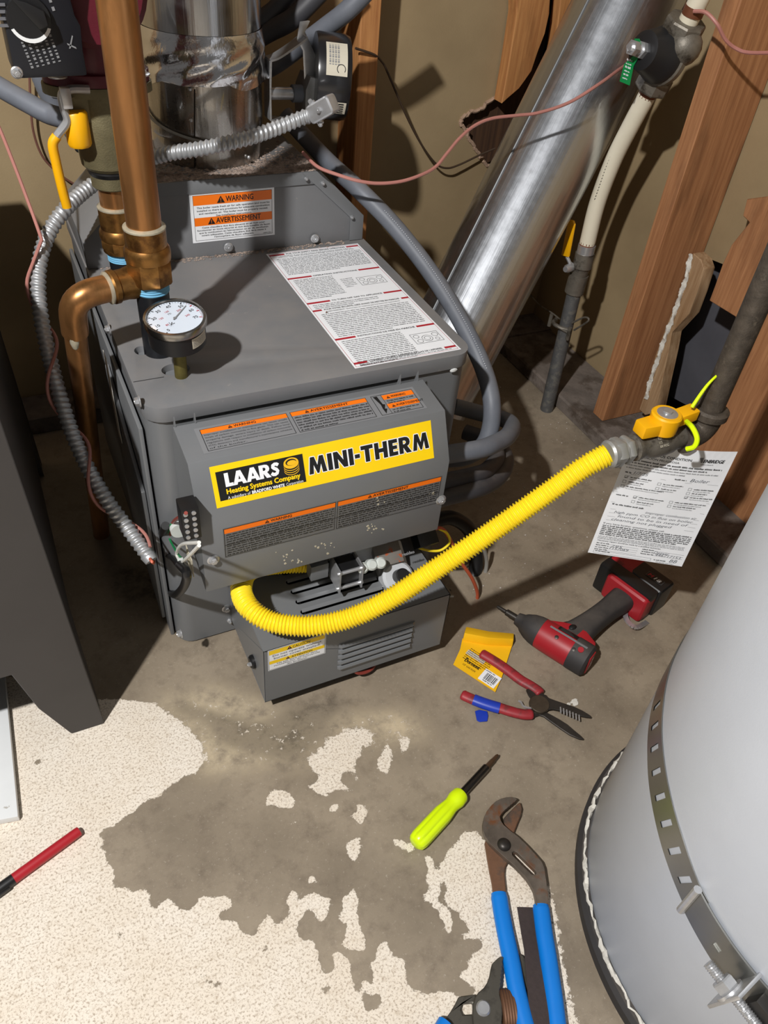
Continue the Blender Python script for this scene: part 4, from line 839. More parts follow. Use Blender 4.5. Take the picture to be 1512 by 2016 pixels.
q = []
for k in range(30): t = math.radians(175 + 90 * k / 29); q.append(V(VX + (VR + .003) * math.cos(t), VY + (VR + .003) * math.sin(t), zseam + .03 - .028 * (k / 29) ** .8))
b = MB(); b.tube(q, .0022, 8); b.build('damper_wire', m_gw, flue)
# damper actuator
act = thing('damper_actuator', 'round black damper motor with bracket beside the shiny vent pipe', 'motor', (.42, VY, HZ))
AY = VY - .03
pa = lambda u, v, y=AY: px(u, v, y=y)
c0, c1 = pa(612, 150), pa(692, 158); axm = V(1, -.28, -.06).normalized(); rm = .064
cm = px(618, 148, y=AY); b = MB(); b.lathe(cm, axm, [(rm * .98, 0), (rm, .004), (rm, .046), (rm * .96, .054), (rm * .8, .056)], 48); b.build('motor_drum', M('drum_black', (26, 26, 28), .3, var=.1, coat=.4), act)
um, wm, _ = frame(axm); wanted = V(-.2, -.75, .62); a0 = math.atan2(wanted.dot(wm), wanted.dot(um))
L = Card(cm, V(1, 0, 0), Z, warp=wrap(cm, axm, 0, rm, a0))
for k in range(10): L.rect(-.026 + k * .0052, .012, -.026 + (k + 1) * .0052, .046, 'buff', 0)
for j in range(4): 
    for i in range(14): L.rect(-.022 + i * .0024, .0165 + j * .0045, -.0205 + i * .0024 + .0006 * (i % 3 - 1), .0195 + j * .0045, 'gray', 1)
nn = 20
for k in range(3, nn - 2):
    t0, t1 = 2 * math.pi * k / nn, 2 * math.pi * (k + 1) / nn
    L.quad([(.016 + .006 * math.cos(t0), .036 + .006 * math.sin(t0)), (.016 + .0072 * math.cos(t0), .036 + .0072 * math.sin(t0)), (.016 + .0072 * math.cos(t1), .036 + .0072 * math.sin(t1)), (.016 + .006 * math.cos(t1), .036 + .006 * math.sin(t1))], 'black', 1)
L.build('rating_label', inks(), act, smoothit=False, recalc=False)
wanted = V(-.2, -.95, -.55); a1 = math.atan2(wanted.dot(wm), wanted.dot(um)); L = Card(cm, V(1, 0, 0), Z, warp=wrap(cm, axm, 0, rm, a1))
for k in range(5): L.rect(-.012 + k * .005, .03, -.012 + (k + 1) * .005, .05, 'black', 0); L.rect(-.011 + k * .0046, .031, -.011 + (k + 1) * .0046, .049, 'buff', 1)
for k in range(5): L.rect(-.009 + k * .0042, .035, -.0065 + k * .0042, .045, 'black', 2)
L.build('warning_label', inks(), act, smoothit=False, recalc=False)
b = MB(); pl = [(596, 62), (606, 40), (590, 42), (584, 78), (596, 100), (600, 180), (588, 238), (612, 236), (630, 200), (622, 120)]
b.prism([pa(u, v) for u, v in pl], axm * .004); b.build('mount_plate', m_zinc, act, bevel=.0008)
bx = m_gray2
b = MB(); b.prism([pa(u, v, AY - .02) for u, v in ((602, 178), (612, 152), (632, 158), (664, 186), (665, 234), (600, 236))], V(0, .05, 0)); b.build('terminal_box', M('box_gray', (140, 140, 138), .45, .5, dust=.5), act, bevel=.002)
for P in (((528, 116), (548, 108), (594, 76), (598, 68)), ((528, 118), (527, 180), (528, 232)), ((528, 232), (560, 236), (604, 238))):
    q = smooth([pa(u, v) for u, v in P], 6); b = MB()
    for i in range(len(q) - 1):
        t = (q[i + 1] - q[i]).normalized(); s_ = t.cross(V(0, 1, 0)).normalized(); b.obox((q[i] + q[i + 1]) / 2, t, V(0, 1, 0), s_, (q[i + 1] - q[i]).length * 1.04, .028, .003)
    b.build('bracket_strap', m_zinc, act)
b = MB(); a, c = pa(527, 184), pa(584, 184); b.cyl(a, c, .0095, n=16); b.build('damper_shaft', m_zinc, act)
b = MB(); a, c = pa(575, 184), pa(594, 184); b.cyl(a, c, .0135, n=14); b.build('shaft_coupler', m_conduit, act)
def spiral(r, pitch, amp): return lambda s, t: r + amp * (1 - abs(math.sin(math.pi * (s / pitch + t / (2 * math.pi)))) ** 1.6 * 2 + 1) / 2
CPTS = [(622, 222, 1.165), (590, 234, 1.17), (545, 252, 1.165), (480, 274, 1.145), (400, 292, 1.14), (330, 303, 1.15), (270, 320, 1.17), (215, 344, 1.17), (170, 373, 1.15), (128, 412, 1.12), (98, 455, 1.11), (80, 505, 1.10), (75, 560, 1.10), (80, 620, 1.10), (94, 690, 1.10), (115, 770, 1.10), (141, 850, 1.10), (175, 925, 1.10), (214, 990, 1.10), (255, 1045, 1.11), (292, 1095, 1.11)]
cpath = resample(smooth([px(u, v, d=d) for u, v, d in CPTS], 10), .0011)
mc = thing('armored_conduit', 'silver corrugated steel conduit curving from damper motor down boiler left side', 'conduit', cpath[-1])
b = MB(); b.tube(cpath, spiral(.0088, .0082, .0024), 14); b.build('armor_sleeve', m_armor, mc, ang=60)
c0 = cpath[0]; ad = (cpath[0] - cpath[14]).normalized(); c9 = px(660, 200, d=1.14); ad = (c9 - c0).normalized(); side = V(0, 0, 1).cross(ad).normalized()
b = MB(); b.obox(c0 + ad * .014, ad, side, ad.cross(side), .046, .024, .026); b.build('connector', m_zinc, mc, bevel=.006, seg=3)
for k in (-1, 1): screw(c0 + ad * .0 + ad.cross(side) * .014 * k, ad.cross(side) * k - side * .6, mc, r=.0038)
screw(c0 + ad * .016 - side * .012, -side, mc, r=.004, washer=False)
b = MB(); e = cpath[-1]; b.lathe(e, e - cpath[-8], [(.0092, -.004), (.0105, .0), (.0095, .008), (.0075, .008)], 16); b.build('end_bushing', m_armor, mc)
wire('orange_lead', [e, e + (e - cpath[-8]).normalized() * .012, px(303, 1098, x=.0)], .0022, m_orw, mc)
# pink thermostat wire wrapped round the conduit
i0 = int(len(cpath) * .56); q = [px(-20, 215, d=1.06), px(0, 255, d=1.07), px(30, 330, d=1.07), px(62, 415, d=1.075), px(85, 480, d=1.08)]
q = smooth(q, 8)[:-1]; u = V(0, -1, 0)
for i in range(i0, len(cpath) - 6, 6):
    T = (cpath[min(i + 3, len(cpath) - 1)] - cpath[i - 3]).normalized(); tc_ = (Vector(CP) - cpath[i]).normalized(); u1 = (tc_ - T * tc_.dot(T)).normalized(); w1 = T.cross(u1)
    t = 1.0 + (i - i0) * .0011 / .155 * 2 * math.pi; q.append(cpath[i] + (u1 * math.cos(t) + w1 * math.sin(t)) * .0145)
b = MB(); b.tube(q, .0024, 8); tag(b.build('thermostat_wire', m_pink), 'pink thin wire wound around the corrugated steel conduit', 'wire')
# ================================================================ leaning duct
A0, A1 = px(981, 500, d=1.62), px(1210, 54, d=1.5); dd = (A1 - A0).normalized(); RD = .098
dlo, dhi = A0 + dd * ((.11 - A0.z) / dd.z), A0 + dd * ((.875 - A0.z) / dd.z)
duct = thing('air_duct', 'big shiny galvanized air duct leaning in the corner', 'duct', dlo)
b = MB(); Ld = (dhi - dlo).length; b.lathe(dlo, dd, [(RD + .002, 0), (RD + .002, .003), (RD, .006), (RD, Ld)], 80, cap=False); b.lathe(dlo, dd, [(RD - .002, .0), (RD - .002, Ld)], 60, cap=False)
u_, w_, _ = frame(dd); tcam = (Vector(CP) - A0).normalized(); s0 = u_ * tcam.dot(u_) + w_ * tcam.dot(w_); s0.normalize(); s1 = dd.cross(s0)
m_duct = sheet_mat('duct_sheet', (s0, s1, dd), (214, 217, 222), (176, 180, 186), .27, None)
b.build('duct_tube', m_duct, duct, recalc=False)
b = MB()
for ang in (-42,): o_ = (s0 * math.cos(math.radians(ang)) + s1 * math.sin(math.radians(ang))) * (RD + .0005); b.cyl(dlo + o_, dhi + o_, .0022, n=8)
b.build('duct_seam', M('seam_gray', (120, 122, 124), .5, .5), duct)
# ================================================================ water line on the right wall
XP = 1.0
wp = lambda *P: [px(u, v, x=XP) for u, v in P]
wl = thing('water_line', 'ivory and grey water pipe with grey regulator standing near right wall', 'pipe', px(1077, 806, x=XP))
base = px(1076, 806, z=0)
b = MB(); q = smooth([base + V(0, 0, -.005)] + [base.lerp(px(1133, 565, x=XP), f) for f in (.33, .66, 1)], 8); b.tube(q, .0158, 20); b.build('riser', M('dusty_galv', (98, 98, 98), .6, .4, var=.2, vs=40, c2=(120, 118, 112), c2s=60, bump=.2), wl)
b = MB(); b.tube(smooth(wp((1130, 575), (1140, 540)), 4), .021, 16); b.tube(wp((1140, 541), (1147, 522)), .0175, 16); b.build('valve_body', m_castgray, wl, ang=50)
b = MB(); b.tube(wp((1146, 526), (1152, 498)), .0205, 16); b.build('pipe_coupling', m_castgray, wl); b = MB(); b.tube(wp((1152, 499), (1156, 482)), .0185, 18); b.build('coupling_sleeve', m_zinc, wl)
b = MB(); b.tube(wp((1155, 484), (1157, 476)), .0165, 16); b.tube(wp((1273, 190), (1279, 177)), .0165, 16); b.tube(wp((1362, 30), (1370, 12)), .0175, 16); b.build('insulating_collar', M('rust_brown', (122, 72, 46), .6, .3, var=.2), wl)
b = MB(); b.tube(smooth(wp((1156, 480), (1176, 400), (1208, 315), (1243, 245), (1275, 186)), 8), .0165, 22); b.build('ivory_tube', m_ivory, wl)
b = MB(); b.tube(smooth(wp((1355, 42), (1372, 8), (1395, -40), (1440, -140)), 5), .0165, 22); b.build('ivory_tube', m_ivory, wl)
pq = wp((1180, 398), (1210, 316), (1243, 247), (1268, 200)); pr = MB()
for P in resample(smooth(pq, 6), .006):
    o_ = P + V(-.0145, -.002, .0085) ; pr.obox(o_, V(0, 1, 0), V(1, 0, 0), V(0, -.35, 1).normalized(), .0012, .003, .0032)
o = pr.build('pipe_print', m_black, wl); o['kind'] = 'stuff'
# yellow lever
b = MB(); q = [px(u, v, x=XP - .033) for u, v in ((1122, 436), (1126, 432), (1132, 434), (1134, 442), (1122, 506), (1109, 502))]; b.prism(q, V(-.006, .0, .0)); b.build('yellow_lever', m_yelp, wl, bevel=.002)
b = MB(); b.tube([px(1116, 505, x=XP - .033), px(1122, 518, x=XP - .028), px(1140, 528, x=XP)], .004, 8); b.build('lever_link', m_zinc, wl); b = MB(); c = px(1122, 527, x=XP - .025); b.lathe(c, V(-1, -.3, 0), [(.009, -.008), (.009, .010), (.006, .016)], 12); b.build('stem_nut', m_zinc, wl)
# ground clamp
b = MB(); cc = px(1110, 641, x=XP)
for s_ in (-1, 1): b.tube(smooth([cc + V(-.002, -.03, .004 * s_), cc + V(-.022, -.012, .006), cc + V(-.022, .012, .004), cc + V(0, .03, .003 * s_)], 6), .0042, 8)
b.cyl(cc + V(-.012, -.036, -.014), cc + V(-.012, -.036, .016), .0045, n=8); b.cyl(cc + V(-.012, .036, -.018), cc + V(-.012, .036, .012), .0045, n=8); b.build('ground_clamp', m_castgray, wl)
b = MB(); b.tube(smooth(wp((1102, 628), (1085, 615), (1062, 600), (1044, 580)), 8), .0018, 6); b.tube(smooth(wp((1118, 640), (1150, 625), (1158, 632), (1130, 650)), 8), .0022, 6); b.build('ground_wire', m_castgray, wl)
# regulator
b = MB(); b.tube(wp((1288, 160), (1300, 140)), .024, 18); b.tube(smooth(wp((1292, 155), (1318, 110), (1340, 75)), 8), .0255, 22); b.sph(px(1346, 92, x=XP), .030, 16); rg = b.build('regulator_body', m_castgray, wl, ang=50)
b = MB(); a_ = px(1289, 158, x=XP); ax = (px(1340, 60, x=XP) - a_).normalized(); hex_(b, px(1286, 166, x=XP), ax, .031, -.008, .014, 8); hex_(b, px(1342, 62, x=XP), ax, .034, -.010, .018, 8); b.build('union_nut', m_castgray, rg, ang=25)
rc = px(1316, 112, x=XP); ra = (px(1238, 92, x=XP - .10) - rc).normalized()
b = MB(); b.lathe(rc, ra, [(.030, -.004), (.046, .004), (.047, .014), (.044, .018)], 32); b.build('diaphragm_flange', m_castgray, rg)
b = MB(); b.lathe(rc, ra, [(.0445, .018), (.0445, .024), (.040, .032), (.031, .062), (.030, .066), (.024, .068)], 32); b.build('spring_cap', M('cap_black', (30, 30, 32), .45, var=.1), rg)
b = MB(); b.lathe(rc, ra, [(.008, .06), (.008, .082), (.0072, .084), (.0072, .098), (.005, .1)], 10); b.lathe(rc, ra, [(.0135, .068), (.0135, .076)], 6); b.lathe(rc, ra, [(.012, .086), (.012, .096)], 6); b.build('adjusting_screw', m_zinc, rg)
tg = thing('valve_tag', 'small green plastic tag hanging on the regulator screw', 'tag', px(1232, 165, x=XP - .075))
TP = [(1250, 76), (1259, 76), (1264, 90), (1262, 104), (1248, 130), (1240, 168), (1221, 160), (1230, 126), (1248, 110), (1254, 96)]
xp = (rc + ra * .074).x
b = MB(); b.prism([px(u, v, x=xp) for u, v in TP], V(-.0015, 0, 0)); b.build('tag_plate', M('tag_green', (16, 138, 72), .4, var=.05), tg)
L = Card(px(1223, 158, x=xp - .0016), px(1240, 165, x=xp - .0016) - px(1223, 158, x=xp - .0016), px(1232, 126, x=xp - .0016) - px(1223, 158, x=xp - .0016))
for i in range(6): L.dashes(.002, .004 + i * .0055, .0155, .0028 if i % 2 else .0018, 'white', 1, i)
L.done('tag_print', tg)
# wires in the corner
def free_wire(name, P, r, mt, label): 
    b = MB(); b.tube(smooth(P, 10), r, 8); return tag(b.build(name, mt), label, 'wire')
dz = lambda P, d0, d1: [px(u, v, d=d0 + (d1 - d0) * i / (len(P) - 1)) for i, (u, v) in enumerate(P)]
free_wire('signal_wire', [px(u, v, d=d) for u, v, d in ((596, 300, 1.28), (625, 328, 1.27), (665, 344, 1.27), (705, 356, 1.27), (745, 361, 1.28), (790, 357, 1.29), (830, 344, 1.30), (858, 328, 1.31), (880, 302, 1.32), (905, 272, 1.33), (935, 247, 1.34), (970, 233, 1.35), (1020, 227, 1.36), (1060, 222, 1.365), (1120, 202, 1.36), (1180, 165, 1.36), (1232, 128, 1.40), (1275, 106, 1.52))], .0028, m_pink, 'pink wire sagging across the shiny leaning duct')
free_wire('signal_wire', [px(u, v, x=x) for u, v, x in ((1366, 22, .985), (1390, 25, .99), (1412, 48, 1.0), (1428, 78, 1.02), (1450, 96, 1.04), (1480, 104, 1.05), (1560, 102, 1.05))], .0030, m_pink, 'short pink wire at top right corner in front of stud')
free_wire('bell_wire', [px(u, v, y=y) for u, v, y in ((700, 95, .655), (737, 108, .665), (752, 122, .69), (762, 140, .70), (800, 228, .715), (830, 285, .72), (858, 322, .725), (880, 331, .725), (905, 324, .73), (945, 305, .735), (975, 292, .735))], .0022, M('brown_wire', (66, 50, 36), .6), 'thin dark wire drooping on the tan wall')
free_wire('signal_wire', [px(u, v, y=.74) for u, v in ((58, 150), (60, 200), (66, 260), (85, 310), (120, 345), (150, 365))], .002, M('darkpink_wire', (110, 72, 60), .6), 'dark reddish wire on the left wall behind yellow lever')

# ================================================================ grey liquidtight conduits
def conduit(P, r, mt, label, ribs=0, n=18):
    q = resample(smooth(P, 10), .003); b = MB()
    f = (lambda s, t: r + .0004 * math.sin(s * 2 * math.pi / .006)) if ribs else r
    b.tube(q, f, n); return tag(b.build('flexible_conduit', mt), label, 'conduit', None)
py = lambda *P: [px(u, v, y=y) for u, v, y in P]
c1_ = conduit(py((560, 225, .62), (600, 270, .58), (650, 322, .50), (705, 372, .42), (770, 438, .36), (832, 515, .29), (884, 592, .22), (928, 672, .15), (955, 735, .10), (968, 790, .06), (966, 840, .04), (950, 878, .035), (915, 900, .06), (870, 905, .09)), .0152, m_conduit, 'long grey conduit arching from behind hood down boiler right side')
cq = resample(smooth(py((705, 372, .42), (770, 438, .36), (832, 515, .29), (884, 592, .22), (928, 672, .15), (955, 735, .10)), 10), .0042); b = MB()
for i in range(1, len(cq) - 1):
    T = (cq[i + 1] - cq[i - 1]).normalized(); g = (Vector(CP) - cq[i]).normalized(); g = (g - T * g.dot(T)).normalized(); sd_ = T.cross(g); b.sph(cq[i] + (g * .93 + sd_ * -.36) * .0153, .0009, 5)
o = b.build('glint_dots', M('glint_white', (225, 228, 232), .5), c1_); o['kind'] = 'stuff'  # specular highlights along the conduit, modelled as white dots
cn = MB(); c = V(CX1 + .002, -.045, px(905, 886, y=-.045).z); cn.lathe(c, V(1, 0, 0), [(.022, -.008), (.022, .006), (.019, .010), (.019, .018), (.016, .024)], 20); cn.build('conduit_fitting', m_zinc, cover)
conduit([c + V(.014, 0, 0)] + py((940, 885, -.045), (975, 873, -.03), (1000, 858, .0), (1008, 838, .06), (990, 825, .12), (940, 812, .15), (895, 800, .17)), .0150, m_conduit, 'grey conduit leaving upper fitting of control cover and curling back', 1)
c = V(CX1 - .012, -.04, px(905, 938, y=-.04).z); conduit([c] + py((925, 938, -.03), (960, 925, .0), (978, 898, .05), (960, 868, .10), (915, 850, .14)), .0148, m_conduit_d, 'middle dark grey conduit looping beside control cover')
c = V(CX1 - .012, -.055, px(900, 972, y=-.055).z); conduit([c] + py((925, 966, -.05), (968, 950, -.02), (992, 925, .02), (994, 896, .08), (975, 875, .14), (930, 862, .2)), .0148, m_conduit_d, 'lowest grey conduit looping beside control cover')
py2 = lambda d, *P: [px(u, v, d=d) for u, v in P]
conduit(py2(1.0, (-60, 135), (0, 172), (55, 203), (100, 226), (150, 236)) + [px(205, 244, d=1.12)], .0125, m_conduit, 'grey conduit entering from left edge below black pump box')
conduit([px(u, v, y=.50) for u, v in ((60, 90), (82, 155), (104, 202), (130, 240), (165, 290))], .0135, m_conduit, 'short grey conduit behind yellow lever at left wall', 1)
conduit(py((760, -60, .50), (690, 15, .52), (640, 55, .55), (590, 92, .58), (545, 125, .62), (500, 150, .66)), .0150, m_conduit, 'grey conduit rising to top behind damper motor bracket')
conduit(py((680, -70, .60), (620, -5, .60), (575, 38, .61), (530, 62, .63), (480, 90, .64)), .0160, m_conduit_d, 'dark conduit behind shiny vent below top edge')
conduit(py((640, -70, .63), (580, -20, .64), (535, 25, .64), (480, 60, .645)), .0150, m_conduit_d, 'upper dark conduit behind shiny vent at top edge')
# ================================================================ gas line on the right
GX, GY = .703, -.254
ze = zat(0, 848, GX, GY); gp = thing('gas_pipe', 'black iron gas pipe with elbow and yellow handled shutoff valve at right edge', 'pipe', (GX, GY, .2))
b = MB(); b.cyl((GX, GY, ze + .030), (GX, GY, .98), .0164, n=24); b.build('riser', m_iron, gp)
EC = V(GX, GY, ze); HE = px(1203, 893, z=ze - .004); hd_ = (HE - EC).normalized(); Lh = (HE - EC).length
b = MB(); q = []
for k in range(9): t = k / 8; q.append((EC + Z * .026) * (1 - t) ** 2 + EC * 2 * t * (1 - t) + (EC + hd_ * .026) * t * t)
b.tube([EC + Z * .038] + q + [EC + hd_ * .036], .0210, 24); b.lathe(EC + Z * .028, Z, [(.0215, -.004), (.0255, .0), (.0255, .009), (.0215, .012)], 28); b.lathe(EC + hd_ * .028, hd_, [(.0215, -.004), (.0245, .0), (.0245, .008), (.021, .010)], 28)
b.build('elbow', m_iron, gp)
def along(s): return EC + hd_ * s
b = MB(); b.lathe(EC, hd_, [(.0160, .03), (.0172, .042), (.0172, .052), (.0195, .058), (.0205, .070), (.0205, .086), (.0185, .094), (.0168, .098), (.0168, .108), (.0182, .11), (.0182, .116), (.0145, .118), (.0145, .126)], 28); vbody = b.build('valve_body', m_castgray, gp)
mid = (.124 + Lh) / 2
b = MB(); hex_(b, EC, hd_, .0200, .125, mid - .006, 6); b.lathe(EC, hd_, [(.0165, mid - .010), (.0165, mid + .004)], 24); b.build('union_fitting', M('nut_steel', (166, 166, 162), .42, .45, var=.1, vs=60), gp, ang=20)
b = MB(); hex_(b, EC, hd_, .0205, mid, Lh - .002, 6); b.lathe(EC, hd_, [(.0185, Lh - .003), (.0190, Lh + .004), (.0165, Lh + .007)], 24); b.build('flare_nut', MATS['nut_steel'], gp, ang=20)
vc = along(.078); side = hd_.cross(Z).normalized()
b = MB(); b.cyl(vc, vc + Z * .034, .011, n=16); b.build('valve_bonnet', m_castgray, gp)
kc = px(1330, 833, d=(RT @ (np.array(vc + Z * .04) - CP))[2]); kc = vc + Z * .030
b = MB(); b.lathe(kc, Z, [(.0175, -.010), (.0195, -.008), (.0205, .016), (.0185, .018)], 24); hdl = b.build('valve_handle', m_yelp, gp)
wd = (side * .75 + hd_ * -.65).normalized()
hw = (hd_ * 1.0).normalized(); ho = Z.cross(hw)
for _ in (0,):
    b = MB(); b.prism([kc + hw * .012 + ho * .013 - Z * .008, kc + hw * .040 + ho * .011 - Z * .008, kc + hw * .040 - ho * .011 - Z * .008, kc + hw * .012 - ho * .013 - Z * .008], V(0, 0, .018)); b.build('handle_wing', m_yelp, hdl, bevel=.002)
    b = MB(); b.prism([kc - hw * .014 + ho * .010 - Z * .004, kc - hw * .048 + ho * .010 + Z * .001, kc - hw * .048 - ho * .010 + Z * .001, kc - hw * .014 - ho * .010 - Z * .004], V(0, 0, .016)); b.build('handle_wing', m_yelp, hdl, bevel=.002)
b = MB(); b.lathe(kc, Z, [(.014, .0165), (.014, .0185), (.006, .0195), (.0058, .022)], 18); b.build('handle_screw', m_zinc, hdl, ang=25)
L = Card(along(.098) + side * -.0 + Z * .0, -hd_, Z, warp=None); fd = (Vector(CP) - along(.1)); fd = (fd - hd_ * fd.dot(hd_)).normalized(); ud = fd.cross(-hd_); ud = ud if ud.z > 0 else -ud
L = Card(along(.094) + fd * .0207, -hd_, ud)
for i, (s, w) in enumerate((('125 PSI', .012), ('1/2', .005), ('600 WOG', .014))): L.text(s, .004, .002 - i * .0055, .0036, 'buff', 1, w=w)
L.done('casting_print', vbody)
# --- notice tag hanging from the lime zip tie
TL, TR, BR, BL_ = px(1244, 868, d=1.095), px(1455, 885, d=1.080), px(1342, 1115, d=1.212), px(1157, 1087, d=1.222)
ux, uy = (BR - BL_), ((TR - BR) + (TL - BL_)) / 2
pw, phh = ux.length, uy.length
no = thing('notice_sheet', 'white printed hazard notice sheet hanging from lime zip tie', 'notice', BL_)
def pwarp(x, y, l):
    f = x / pw; g = y / phh; p = BL_ + ux * f + uy * g; n_ = ux.cross(uy).normalized(); 
    if n_.dot(Vector(CP) - p) < 0: n_ = -n_
    return p + n_ * (.0006 + l * .00015 + .010 * math.sin(math.pi * f) * g * g - .006 * (f - .5) * g)
L = Card(BL_, ux, uy, warp=pwarp)
N = 14
for i in range(N):
    for j in range(N): L.quad([(pw * i / N, phh * j / N), (pw * (i + 1) / N, phh * j / N), (pw * (i + 1) / N, phh * (j + 1) / N), (pw * i / N, phh * (j + 1) / N)], 'white', 0)
L.done('sheet', no)
L = Card(BL_, ux, uy, warp=pwarp)
def X(f): return pw * f
def Yy(f): return phh * (1 - f)
L.text('HAZARDOUS CONDITION', X(.10), Yy(.095), .0042, 'black', 2, w=X(.50), bold=.02); L.text('SITUACIÓN PELIGROSA', X(.10), Yy(.125), .0034, 'black', 2, w=X(.40), bold=.01)
L.text('ENBRIDGE', X(.715), Yy(.095), .0056, 'black', 2, w=X(.205), bold=.03, shear=.2); L.quad([(X(.665), Yy(.06)), (X(.70), Yy(.055)), (X(.71), Yy(.095)), (X(.695), Yy(.10)), (X(.685), Yy(.085))], 'gray', 2); L.dashes(X(.70), Yy(.115), X(.82), .0012, 'gray', 2)
for i, (a, c, hh) in enumerate(((.04, .93, .0026), (.04, .80, .0022), (.04, .93, .0018), (.04, .60, .0018))): L.dashes(X(a), Yy(.155 + i * .022), X(c), hh, 'black' if i < 2 else 'gray', 2, 40 + i)
def rule(a, c, y, ink='gray'): L.rect(X(a), Yy(y), X(c), Yy(y) + .0004, ink, 2)
def hand(a, y, s, w, h=.0052): L.text(s, X(a), Yy(y), h, 'pencil', 2, w=X(w), shear=.25)
L.dashes(X(.05), Yy(.262), X(.10), .0022, 'black', 2, 3); hand(.13, .262, '1/7/25', .14); rule(.11, .45, .27); L.dashes(X(.53), Yy(.258), X(.64), .0022, 'black', 2, 5); hand(.68, .262, 'Boiler', .19, .006); rule(.64, .97, .275)
def box(a, y, seed, w=.26, tick=False):
    L.frame(X(a), Yy(y), X(a) + .0048, Yy(y) + .0048, .0004, 'black', 2); L.dashes(X(a) + .008, Yy(y) + .002, X(a + w), .0018, 'black', 2, seed); L.dashes(X(a) + .008, Yy(y) - .0014, X(a + w * .9), .0012, 'gray', 2, seed + 1)
    if tick: L.quad([(X(a), Yy(y) + .003), (X(a) + .002, Yy(y)), (X(a) + .008, Yy(y) + .007), (X(a) + .002, Yy(y) + .0012)], 'black', 3)
box(.06, .305, 1, tick=True); box(.06, .345, 2, .2); box(.06, .385, 3, .42); box(.39, .32, 4, .25); box(.39, .36, 5, .2); box(.70, .335, 6, .25); box(.70, .37, 7, .2); box(.70, .405, 8, .28, True)
rule(.03, .97, .43); L.dashes(X(.05), Yy(.455), X(.17), .0022, 'black', 2, 9); box(.22, .46, 10, .3, True); box(.22, .50, 11, .22); box(.58, .46, 12, .36); box(.58, .495, 13, .28); rule(.03, .97, .52)
L.dashes(X(.05), Yy(.54), X(.36), .0024, 'black', 2, 14)
for i, (s, a, w) in enumerate((('improper combustion air', .40, .52), ('high ppm CO in flue on boiler', .10, .80), ('found to be in need of', .15, .72), ('cleaning not plugged', .10, .62))): hand(a, .575 + i * .033, s, w, .0045); rule(.05, .95, .580 + i * .033)
L.text('If you have further questions, please call', X(.04), Yy(.715), .0026, 'black', 2, w=X(.62), bold=.01)
for i in range(6): L.dashes(X(.04), Yy(.735 + i * .016), X(.96 - .12 * (i == 5)), .0021, 'black', 2, 60 + i)
for i in range(3): L.dashes(X(.04), Yy(.832 + i * .012), X(.94), .0013, 'gray', 2, 70 + i)
L.text('Necessary repairs should be made by a qualified technician', X(.05), Yy(.875), .0024, 'black', 2, w=X(.66), bold=.01)
for k, (a, y) in enumerate(((.05, .898), (.05, .918), (.05, .938), (.05, .957), (.53, .898), (.53, .918), (.53, .938))): L.dashes(X(a), Yy(y), X(a + .13), .0018, 'black', 2, 80 + k); rule(a + .13, a + .44, y)
hand(.20, .918, '295 ..', .18); hand(.20, .938, '1157069', .2); hand(.68, .938, '446717153', .27); hand(.66, .918, 'Denver', .16)
L.frame(X(.05), Yy(.99), X(.66), Yy(.966), .0004, 'gray', 2); L.dashes(X(.07), Yy(.974), X(.22), .0016, 'black', 2, 90); L.dashes(X(.69), Yy(.978), X(.82), .0016, 'black', 2, 91); hand(.85, .978, 'BB', .08, .0065); L.dashes(X(.72), Yy(.994), X(.9), .0012, 'gray', 2, 92)
L.build('notice_print', inks(), no, smoothit=False, recalc=False)
zt_ = thing('zip_tie', 'lime yellow zip tie looped through valve handle and notice sheet', 'zip tie', px(1352, 884, d=1.13))
dk = (RT @ (np.array(kc) - CP))[2]
q = smooth([px(u, v, d=d) for u, v, d in ((1352, 845, dk + .01), (1364, 858, dk - .02), (1371, 872, dk - .03), (1366, 880, dk - .028), (1350, 884, dk - .02), (1348, 881, dk - .0))], 8); b = MB()
q2 = smooth([px(u, v, d=d) for u, v, d in ((1352, 830, dk - .01), (1362, 840, dk - .028), (1370, 855, dk - .034), (1372, 868, dk - .034), (1366, 880, dk - .03), (1352, 884, dk - .022))], 8)
b.tube(q2, .0034, 8); b.build('tie_loop', m_lime, zt_)
q = smooth([px(u, v, d=d) for u, v, d in ((1362, 802, dk - .01), (1385, 768, dk - .015), (1402, 748, dk - .02), (1427, 726, dk - .02))], 6); b = MB(); b.tube(q, [.0026 - .0012 * i / (len(q) - 1) for i in range(len(q))], 8); b.build('tie_tail', m_lime, zt_)
# --- yellow corrugated gas hose
HS = HE + hd_ * .006
hp = [px(600, 1108, y=-.06), px(530, 1112, y=-.055), px(488, 1125, y=-.075), px(475, 1160, y=-.105), px(490, 1196, y=-.140), px(535, 1224, y=-.168), px(610, 1232, y=-.192), px(690, 1216, y=-.206), px(770, 1178, y=-.215), px(850, 1126, y=-.222), *[px(u, v, y=-.222 + (HS.y + .222) * (u - 850) / 350) for u, v in ((930, 1073), (1010, 1018), (1090, 962), (1150, 920))], HS]
q = resample(smooth(hp, 10), .0007); b = MB(); pit = .0048
b.tube(q, lambda s, t: .0130 + .0021 * (1 - abs(math.sin(math.pi * s / pit)) ** 2.2 * 1.6 + .3), 20)
tag(b.build('gas_hose', m_yel, ang=70), 'bright yellow corrugated gas hose curving over the burner cover', 'hose')
